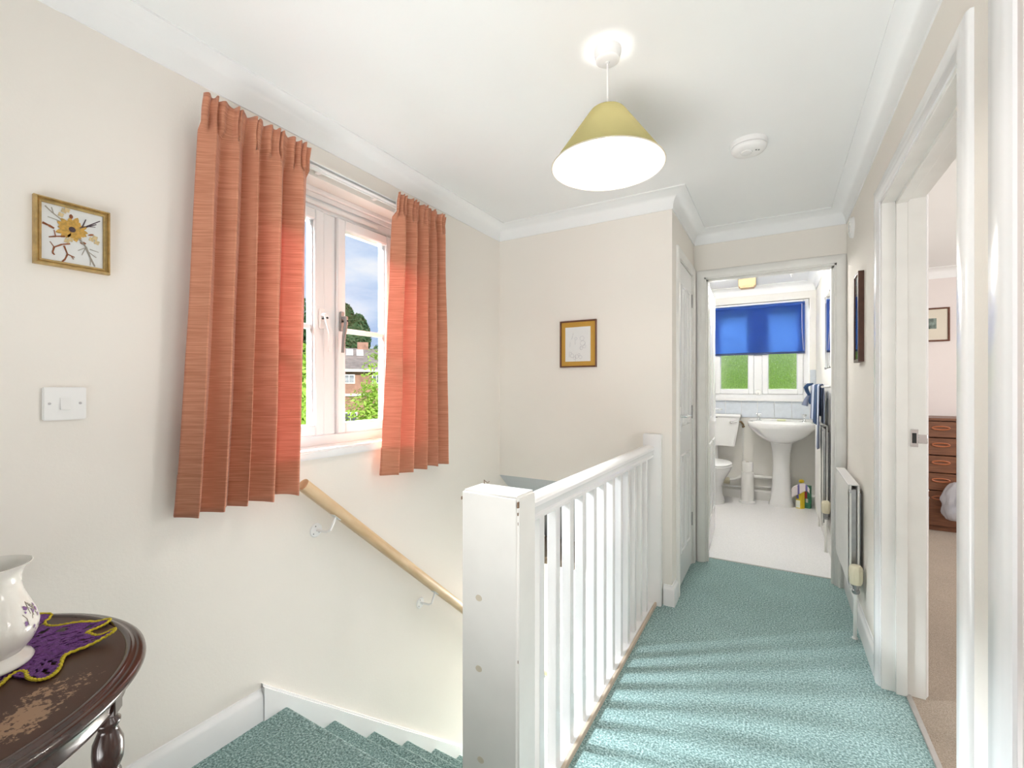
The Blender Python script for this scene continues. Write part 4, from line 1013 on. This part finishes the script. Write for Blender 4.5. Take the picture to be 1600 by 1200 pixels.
# toilet
CX = -.585
t = thing('toilet', 'white toilet with cistern beside the washbasin, partly behind the bathroom door', 'toilet', (CX, 5.2, 0))
b = B(); b.rings([[(CX+sx*(.195+.05*f)*1.0, yy, .585+.31*f) for sx, yy in ((-1, YW-.004), (-1, YW-.175), (-.92, YW-.19), (.92, YW-.19), (1, YW-.175), (1, YW-.004))] for f in (0, .08, .5, 1)]); cs = put('cistern', b, M['ceramic'], t, smooth=40)
b = B(); b.box(CX-.258, CX+.258, YW-.205, YW-.003, .888, .928, .012, 3); put('cistern_lid', b, M['ceramic'], t)
b = B(); b.cyl((CX+.165, YW-.19, .845), (CX+.165, YW-.215, .845), .013, .011, 12); b.tube([(CX+.165, YW-.212, .845), (CX+.195, YW-.216, .853), (CX+.225, YW-.214, .862)], [.007, .007, .009], 8); put('flush_lever', b, M['chrome'], cs)
b = B()
def prow(hw, y0, y1, z, n_=32): return [(CX+hw*math.cos(2*PI*i/n_), (y0+y1)/2+(y1-y0)/2*math.sin(2*PI*i/n_), z) for i in range(n_)]
b.rings([prow(.115, 5.08, 5.42, 0), prow(.112, 5.09, 5.41, .03), prow(.085, 5.12, 5.40, .10), prow(.085, 5.10, 5.42, .18), prow(.12, 5.02, 5.45, .26), prow(.165, 4.94, 5.46, .34), prow(.182, 4.92, 5.46, .385), prow(.180, 4.92, 5.46, .398)]); put('pan', b, M['ceramic'], t, smooth=60)
b = B(); b.rings([prow(.188, 4.905, 5.40, .400), prow(.192, 4.90, 5.40, .408), prow(.188, 4.905, 5.40, .418), prow(.18, 4.91, 5.39, .420)]); put('seat', b, M['plastic'], t, smooth=60)
b = B(); b.rings([prow(.186, 4.907, 5.40, .422), prow(.190, 4.902, 5.40, .430), prow(.180, 4.915, 5.39, .440), prow(.10, 5.0, 5.32, .446)]); put('lid', b, M['plastic'], t, smooth=60)
b = B(); b.cyl((CX, YW-.10, .40), (CX, YW-.10, .60), .025, seg=14); put('flush_pipe', b, M['plastic'], t)
# waste pipe
t = thing('waste_pipe', 'painted pipes running low along the bathroom wall behind the toilet', 'pipe', (-.3, YW-.03, .22))
b = B(); b.tube([(BX-.06, YW-.04, .262), (-.24, YW-.045, .255), (-.32, YW-.05, .250), (-.40, YW-.055, .215), (-.455, YW-.06, .205), (-.50, YW-.062, .205)], .019, 12); put('waste', b, M['gloss2'], t)
b = B(); b.lathe([(.034, -.03), (.036, -.02), (.036, .02), (.030, .03)], (0, 0, 0), 16)
for v in b.bm.verts: v.co = Vector((-.475+v.co.z, YW-.062+v.co.x, .190+v.co.y))
put('coupling', b, M['cream'], t)
b = B(); b.tube([(BX-.06, YW-.02, .150), (-.26, YW-.025, .145), (-.33, YW-.03, .13), (-.52, YW-.03, .125), (-.62, YW-.03, .12)], .009, 8); put('supply_pipe', b, M['gloss2'], t)
b = B(); b.tube([(-.318, YW-.020, .14), (-.318, YW-.020, .79), (-.322, YW-.03, .81)], .0075, 8); put('riser', b, M['gloss2'], t)
b = B(); b.tube([(-.318, YW-.020, .775), (-.318, YW-.024, .81), (-.335, YW-.04, .84), (-.37, YW-.06, .845)], [.010, .012, .009, .008], 8); b.cyl((-.318, YW-.024, .80), (-.305, YW-.05, .79), .008, seg=8); put('valve', b, M['brass'], t)

# toilet roll tower
RX, RY = -.268, 5.375
t = thing('toilet_roll_stand', 'white cylindrical toilet roll holder standing on the bathroom floor by the pedestal', 'toilet roll holder', (RX, RY, 0))
b = B(); b.lathe([(.0, 0), (.080, 0), (.082, .008), (.078, .018), (.062, .026), (.061, .030), (.0, .030)], (RX, RY, 0), 12); put('base', b, M['plastic'], t)
b = B(); b.lathe([(.060, .028), (.0615, .06), (.0605, .115), (.0615, .17), (.0605, .225), (.0615, .28), (.060, .325), (.055, .327)], (RX, RY, 0), 32); put('sleeve', b, M['rollpaper'], t)
for z in (.327,):
    o = thing('toilet_roll', 'white toilet roll sitting on top of the roll holder', 'toilet roll', (RX, RY, z))
    b = B(); b.lathe([(.018, 0), (.049, 0), (.051, .006), (.051, .098), (.048, .104), (.020, .104), (.018, .100), (.018, 0)], (RX, RY, z), 32, cap=False); put('paper', b, M['rollpaper'], o)
    b = B(); b.lathe([(.0182, 0), (.0182, .103), (.0170, .103), (.0170, 0)], (RX, RY, z), 20, cap=False); put('core', b, M['beige'], o)

# cleaning things by the pedestal
t = thing('packet', 'yellow and white packet standing on the bathroom floor near the pedestal', 'packet', (.205, 5.40, 0))
b = B(); b.rings([[(.165, 5.37, z), (.210, 5.35, z), (.240, 5.38, z), (.195, 5.41, z)] for z in (.003, .21)]); bd = put('box', b, M['yellowplastic'], t, smooth=0)
b = B(); b.poly([(.1655, 5.3685, .01), (.2, 5.353, .01), (.2, 5.353, .085), (.1655, 5.3685, .085)]); put('label', b, M['whitelabel'], bd, smooth=0)
b = B(); b.poly([(.168, 5.3675, .10), (.19, 5.3575, .10), (.19, 5.3575, .14), (.168, 5.3675, .14)]); put('label', b, M['blueprint'], bd, smooth=0)
t = thing('packet', 'dark green packet behind the yellow packet on the bathroom floor', 'packet', (.265, 5.42, 0))
b = B(); b.rings([[(.235, 5.41, z), (.285, 5.40, z), (.300, 5.43, z), (.250, 5.445, z)] for z in (.003, .08, .17, .23)]); bd = put('pouch', b, M['greenplastic'], t, smooth=0)
b = B(); b.poly([(.237, 5.4085, .10), (.262, 5.4035, .10), (.262, 5.4035, .17), (.237, 5.4085, .17)]); put('patch', b, M['redprint'], bd, smooth=0)
b = B(); b.poly([(.25, 5.4055, .06), (.27, 5.4015, .06), (.27, 5.4015, .10), (.25, 5.4055, .10)]); put('patch', b, M['whitelabel'], bd, smooth=0)
t = thing('cloth', 'pink and white striped cloth draped over the yellow packet in the bathroom', 'cloth', (.19, 5.385, .21))
b = B()
def cl(u, v):
    x = .128+.150*u; f = max(0, (.45-v)/.45); g = max(0, (v-.45)/.55)
    return (x, 5.336+.085*g-.004*math.sin(u*9), .216+.050*math.sin(u*PI)**.7-.105*f*(.75+.25*math.sin(4*u+.5))-.03*g-.03*(1-u)**2+.006*math.sin(9*u+3*v))
b.grid(cl, 18, 12)
for f in b.bm.faces:
    u = (f.calc_center_median().x-.125)/.15; f.material_index = 1 if (.36 < u < .44 or .82 < u < .92) else 0
o = put('fabric', b, [M['pinkcloth'], M['blueprint']], t, smooth=60); md = o.modifiers.new('t', 'SOLIDIFY'); md.thickness = .003; md.offset = 1
b = B(); b.sphere((.215, 5.39, .272), .024, 12, (1, 1, .8)); put('yellow_cap', b, M['yellowplastic'], t)

# towel rail and towels
t = thing('towel_rail', 'chrome towel rail on the right bathroom wall', 'towel rail', (XB, 4.5, 1.22))
RXr = .285
b = B(); b.cyl((RXr, 3.97, 1.222), (RXr, 5.02, 1.222), .008, seg=12); put('bar', b, M['chrome'], t)
for y in (3.98, 5.00):
    b = B(); b.cyl((XB, y, 1.222), (XB-.008, y, 1.222), .024, .022, 16); b.cyl((XB-.008, y, 1.222), (RXr, y, 1.222), .009, seg=10); put('bracket', b, M['chrome'], t)
def towel(label, y0, y1, zl, zr, m, seed, stripe=None, dx=.020):
    t = thing('towel', label, 'towel', (RXr, (y0+y1)/2, zl), 'towels on the bathroom rail')
    b = B()
    def fn(u, v):
        y = y0+(y1-y0)*u; L1 = 1.234-zl; L2 = 1.234-zr; tt = v*(L1+L2+.05)
        wv = .006*math.sin(u*11+seed)+.004*math.sin(u*23+seed*2)
        if tt < L1: return (RXr-.013-wv*(L1-tt)/L1*.9-dx*(L1-tt)/L1*.3, y+.01*math.sin(3*(L1-tt)+seed), zl+tt)
        if tt < L1+.05:
            a = PI*(tt-L1)/.05; return (RXr-.013*math.cos(a), y, 1.234+.008*math.sin(a))
        s_ = tt-L1-.05; return (RXr+.013+wv*.4*s_/L2, y, 1.234-s_)
    b.grid(fn, 24, 40)
    if stripe:
        for f in b.bm.faces:
            u = (f.calc_center_median().y-y0)/(y1-y0)
            f.material_index = stripe(u)
    o = put('cloth', b, m, t, smooth=70); md = o.modifiers.new('t', 'SOLIDIFY'); md.thickness = .005; md.offset = 0
    return t
M['slate'] = mat('slate_towelling', (.20, .23, .33), .95, bump=.5, bscale=500)
towel('long slate and white towel nearest the doorway on the bathroom rail', 4.02, 4.20, .76, .95, [M['slate'], M['paletowel']], 1, lambda u: 0 if u < .45 else 1)
towel('navy blue towel in the middle of the bathroom rail', 4.24, 4.52, .925, .99, [M['navy']], 2)
towel('pale blue towel at the far part of the bathroom rail', 4.56, 4.88, .94, 1.0, [M['paletowel'], M['slate']], 3, lambda u: 1 if u > .7 else 0)
t = thing('hand_cloth', 'small navy cloth looped over the far end of the bathroom rail', 'cloth', (.25, 5.06, 1.05))
b = B(); b.tube([(.262, 5.04, 1.14), (.245, 5.05, 1.18), (.235, 5.05, 1.215), (.25, 5.045, 1.240), (.285, 5.035, 1.246), (.292, 5.03, 1.22), (.285, 5.03, 1.15), (.272, 5.03, 1.09), (.268, 5.03, 1.06)], [.012, .016, .02, .016, .012, .012, .018, .020, .010], 10); put('loop', b, M['navy'], t, smooth=80)
b = B(); b.tube([(.262, 5.045, 1.15), (.240, 5.05, 1.10), (.225, 5.05, 1.045)], [.012, .020, .026], 10); put('tail', b, M['slate'], t, smooth=80)

# mirror
t = thing('mirror', 'frameless bathroom mirror fixed with clips above the towel rail', 'mirror', (XB, 4.3, 1.66))
put('glass', B().box(XB-.007, XB-.001, 4.07, 4.50, 1.37, 1.945, .001), M['mirror'], t, smooth=0)
for y in (4.10, 4.47):
    for z in (1.372, 1.40, 1.915, 1.943)[::3]: put('clip', B().box(XB-.012, XB, y-.008, y+.008, z-.009, z+.009, .002), M['steel'], t)
# bathroom ceiling fittings
t = thing('pull_switch', 'yellowed square pull-switch box on the bathroom ceiling', 'switch', (-.255, 5.06, CH))
b = B(); b.box(-.330, -.178, 5.0, 5.13, 2.212, CH, .006, 2); put('case', b, M['box'], t)
b = B(); b.box(-.315, -.193, 5.012, 5.118, 2.200, 2.214, .004); put('cover', b, M['box'], t)
t = thing('bathroom_ceiling_lamp', 'round white glowing ceiling lamp just inside the bathroom', 'lamp', (-.40, 4.25, CH))
M['bowl'] = emit('lit_opal_glass', (1, .97, .92), 1.3)
b = B(); b.lathe([(.0, -.150), (.06, -.145), (.11, -.120), (.150, -.06), (.155, -.012)], (-.40, 4.25, CH), 32); put('diffuser', b, M['bowl'], t)
b = B(); b.lathe([(.160, 0), (.160, -.014), (.0, -.014)], (-.40, 4.25, CH), 32); put('base', b, M['plastic'], t)
light('bathroom_light', 'POINT', (-.40, 4.15, 2.0), 22, (1, .97, .93), shadow_soft_size=.12)
t = thing('cord_hook', 'tiny white ceiling hook near the bathroom window', 'hook', (.12, 5.1, CH))
b = B(); b.lathe([(.012, 0), (.010, -.008), (.004, -.012), (.003, -.03), (.0, -.03)], (.12, 5.1, CH), 12); put('stem', b, M['plastic'], t)

# ------------------------------------------------------------ bedroom
t = thing('chest_of_drawers', 'teak chest of drawers with oval grips against the bedroom wall', 'chest of drawers', (1.45, 5.3, 0))
cx0, cx1, cy0, cy1 = .96, 1.76, 5.11, 5.53
b = B(); b.box(cx0, cx0+.018, cy0, cy1, .0, .935, .001); b.box(cx1-.018, cx1, cy0, cy1, .0, .935, .001); b.box(cx0, cx1, cy1-.01, cy1, .03, .935); b.box(cx0+.018, cx1-.018, cy0+.03, cy1, .0, .045); put('carcass', b, M['teak'], t)
b = B(); b.box(cx0-.008, cx1+.008, cy0-.012, cy1, .935, .957, .004, 2); put('top', b, M['teak'], t)
zs = [.933, .792, .643, .494, .345, .047]
for i in range(5):
    z1, z0 = zs[i]-.004, zs[i+1]+.004
    dr = put('drawer', B().box(cx0+.020, cx1-.020, cy0-.004, cy0+.20, z0, z1, .002), M['teak'], t)
    zc = z1-.055
    for xc in (1.19, 1.53):
        b = B(); pts = [(xc+.055*math.cos(a), zc+.014*math.sin(a)) for a in [2*PI*k/24 for k in range(24)]]
        b.tube([(x, cy0-.010, z) for x, z in pts], .006, 6, True); put('grip', b, M['teakgrip'], dr)
t = thing('framed_picture', 'brown-framed small landscape print with cream mount on the bedroom wall', 'picture', (1.2, YW, 1.79))
py = YW-.012
frame_y(t, py, .99, 1.352, 1.637, 1.945, .014, .020, M['brown2'])
put('mount', B().box(1.0, 1.342, py-.008, py, 1.647, 1.935), M['creammat'], t, smooth=0)
M['land'] = mat('landscape_print', (.24, .30, .26), .8, var=.6, vscale=35)
put('print', B().box(1.09, 1.262, py-.009, py-.007, 1.755, 1.850), M['land'], t, smooth=0)
put('glass', B().box(1.002, 1.340, py-.0125, py-.0115, 1.649, 1.933), M['glass'], t, smooth=0)
# hanging plastic bag
t = thing('plastic_bag', 'clear plastic bag with blue contents hanging in front of the chest of drawers', 'bag', (1.27, 5.03, .13))
b = B()
def bagf(u, v):
    a = 2*PI*u; zz = .13+.31*v; r = .085*math.sin(PI*min(1, .12+v*.88))**.6+.012
    r *= 1+.22*noise.noise(Vector((math.cos(a)*2, math.sin(a)*2, zz*14)))
    return (1.268+r*1.05*math.cos(a), 5.025+min(r*.75*math.sin(a), .07), zz)
b.grid(bagf, 40, 20); put('film', b, M['bagfilm'], t, smooth=0)
b = B(); b.sphere((1.29, 5.02, .27), .045, 12, (1, .8, 1.3)); b.sphere((1.25, 5.03, .22), .035, 10, (1, .8, 1.2)); put('contents', b, M['slate'], t)
b = B(); b.tube([(1.268, 5.03, .43), (1.30, 5.06, .455), (1.40, 5.09, .452), (1.49, 5.092, .440)], .004, 6); put('handle', b, M['bagfilm'], t)

# ------------------------------------------------------------ outside
struct('ground', B().box(-60, 40, -20, 80, BASE-.4, BASE-.15), M['grass'], 0)
def foliage(b, c, rad, n, ls, seed, nl=9, squash=1.0, lump=.45):
    random.seed(seed); lumps = []
    for k in range(nl):
        a = random.uniform(0, 2*PI); zz = random.uniform(-1, 1); rr = math.sqrt(1-zz*zz)
        lumps.append((Vector((rr*math.cos(a)*rad[0], rr*math.sin(a)*rad[1], zz*rad[2]))*random.uniform(.35, .75), random.uniform(lump, lump*1.5)))
    vs = []; C = Vector(c)
    for k in range(n):
        lc, lr = random.choice(lumps)
        d = Vector((random.gauss(0, 1), random.gauss(0, 1), random.gauss(0, 1))).normalized()*random.uniform(.6, 1.0)**.5
        p = C+lc+Vector((d.x*rad[0], d.y*rad[1], d.z*rad[2]))*lr
        nrm = (d+Vector((random.uniform(-.8, .8), random.uniform(-.8, .8), random.uniform(-.2, 1.0)))).normalized()
        t1 = nrm.orthogonal().normalized(); t1.rotate(Matrix.Rotation(random.uniform(0, 6.28), 3, nrm)); t2 = nrm.cross(t1)
        s_ = ls*random.uniform(.6, 1.3)
        q = [p-t1*s_, p+t2*s_*.45, p+t1*s_, p-t2*s_*.45]
        f = b._f([b.bm.verts.new(v) for v in q])
def tree(label, c, rad, n, ls, seed, m, base=None, cat='tree', **k):
    t = thing('tree' if cat == 'tree' else 'bush', label, cat, (c[0], c[1], BASE-.15), None)
    b = B(); foliage(b, c, rad, n, ls, seed, **k); put('foliage', b, m, t, smooth=0, kind='stuff')
    b = B(); r = max(.05, rad[0]*.06); b.tube([(c[0], c[1], BASE-.2), (c[0]+r, c[1], (c[2]+BASE)/2), (c[0], c[1], c[2])], [r*1.5, r, r*.5], 8)
    for s_ in (-1, 1): b.tube([(c[0], c[1], (c[2]*.5+BASE*.5)), (c[0]+s_*rad[0]*.4, c[1]+s_*rad[1]*.2, c[2]+rad[2]*.2)], [r*.6, r*.25], 6)
    put('trunk', b, M['bark'], t)
    return t
def at(u, t_):   # direction through a window, horizontal distance t_
    r = (u-800)/706.56; a = .5298
    return ((-math.sin(a)+r*math.cos(a))*t_, (math.cos(a)+r*math.sin(a))*t_)
x, y = at(584, 9.5); tree('light green young tree close outside the landing window, right pane', (x, y, -.3), (.62, .62, 2.15), 11000, .055, 21, M['leaf2'], nl=34, lump=.30)
x, y = at(533, 7.2); tree('low light green shrub behind the window handle, bottom of right pane', (x, y, -1.1), (.42, .42, 1.6), 6500, .055, 22, M['leaf'], cat='bush', nl=20, lump=.34)
x, y = at(472, 7.0); tree('light green tree filling the left pane of the landing window', (x, y, .0), (.55, .55, 2.0), 11000, .055, 23, M['leaf2'], nl=34, lump=.32)
x, y = at(566, 12.5); tree('fresh green hedge bush low between the near tree and the brick house', (x, y, -1.7), (1.5, .9, 1.75), 9000, .07, 27, M['leaf'], cat='bush', nl=26, lump=.36)
x, y = at(540, 46); tree('tall dark green tree rising behind the brick house roof', (x, y, 5.0), (2.3, 2.3, 4.3), 110000, .20, 24, M['leafdark'], nl=34, lump=.36)
x, y = at(596, 60); tree('lower dark tree behind the house, right of the chimney', (x, y, 4.2), (2.7, 2.7, 2.9), 8000, .20, 25, M['leafdark'], nl=22, lump=.38)
x, y = at(472, 22); tree('dark green tree behind the left pane of the landing window', (x, y, 2.0), (.9, .9, 3.6), 8000, .12, 26, M['leafdark'], nl=24, lump=.36)
M['hedge'] = translucent('dusty_green_hedge_leaf', (.38, .55, .14), (.62, .85, .25), .4, .5)
tree('green hedge outside the bathroom window', (-.35, 9.0, .2), (3.0, .8, 2.3), 26000, .09, 28, M['hedge'], cat='bush', nl=60, lump=.32)

# house
hc = at(548, 29)
hroot = thing('house', 'red brick house with grey tiled roof and skylights seen through the landing window', 'house', (hc[0], hc[1], BASE-.15))
ha = math.atan2(hc[0], hc[1])            # yaw so that the front faces this way
def hp(u, d, z):   # u right, d depth away, z up relative to world
    dx, dy = hc[0]/math.hypot(*hc), hc[1]/math.hypot(*hc)
    rx, ry = dy, -dx
    return (hc[0]+rx*u+dx*d, hc[1]+ry*u+dy*d, z)
def hbox(b, u0, u1, d0, d1, z0, z1): b.rings([[hp(u0, d0, z), hp(u1, d0, z), hp(u1, d1, z), hp(u0, d1, z)] for z in (z0, z1)]); return b
put('wall', hbox(B(), -6, 3.4, 0, 8, BASE-.2, 2.4), M['brick'], hroot, smooth=0)
b = B(); b.rings([[hp(u, -.35, 2.37), hp(u, 4, 4.0), hp(u, 8.3, 2.25), hp(u, 8.3, 2.1), hp(u, 4, 3.85), hp(u, -.35, 2.22)] for u in (-6.3, 3.7)]); rf = put('roof', b, M['rooftile'], hroot, smooth=0)
b = B()
for k in range(22):
    f = k/22; zz = 2.37+1.63*f; d = -.35+4.35*f; b.rings([[hp(u, d-.01, zz+.0), hp(u, d+.0, zz+.05), hp(u, d+.22, zz+.09)] for u in (-6.3, 3.7)], True, True)
put('tile_course', b, M['rooftile'], rf, smooth=0, kind='stuff')
for (u0, u1) in ((-.30, .15), (.38, .83)):
    b = B(); q = lambda u, f, o: hp(u, -.35+4.35*f-.02, 2.37+1.63*f+.06+o)
    b.rings([[q(u0, .58, 0), q(u1, .58, 0), q(u1, .86, 0), q(u0, .86, 0)], [q(u0, .58, .06), q(u1, .58, .06), q(u1, .86, .06), q(u0, .86, .06)]]); sk = put('skylight', b, M['upvc'], hroot, smooth=0)
    b = B(); b.poly([q(u0+.06, .60, .07), q(u1-.06, .60, .07), q(u1-.06, .84, .07), q(u0+.06, .84, .07)]); put('pane', b, M['skyglass'], sk, smooth=0)
put('chimney', hbox(B(), .45, 1.2, 3.7, 4.3, 3.7, 4.45), M['brick'], hroot, smooth=0)
put('gutter', hbox(B(), -6.3, 3.7, -.42, -.30, 2.18, 2.34), M['upvc'], hroot, smooth=0)
for (u0, u1, z0, z1) in ((-.75, .25, 1.42, 2.02), (1.3, 2.1, 1.42, 2.02), (-.8, .4, -1.6, -.4)):
    wf = put('window', hbox(B(), u0, u1, -.06, .1, z0, z1), M['upvc'], hroot, smooth=0)
    n_ = 3; pw = (u1-u0-.08)/n_
    for i in range(n_): put('pane', hbox(B(), u0+.06+i*pw, u0+.02+(i+1)*pw, -.075, -.055, z0+.08, z1-.08), M['darkglass'], wf, smooth=0)
put('sill_band', hbox(B(), -6.0, 3.4, -.12, 0, .62, .78), M['gloss2'], hroot, smooth=0)
# garden fence
fr = thing('fence', 'brown board fence at the end of the garden', 'fence', (*at(548, 20), BASE-.15))
fc = at(548, 20); 
for i in range(24):
    dx, dy = fc[0]/math.hypot(*fc), fc[1]/math.hypot(*fc); rx, ry = dy, -dx; u = -2.4+i*.2
    b = B(); b.rings([[(fc[0]+rx*(u+a)+dx*d, fc[1]+ry*(u+a)+dy*d, z) for a, d in ((0, 0), (.18, 0), (.18, .03), (0, .03))] for z in (BASE-.15, BASE+1.6)]); put('board', b, M['fence'], fr, smooth=0)
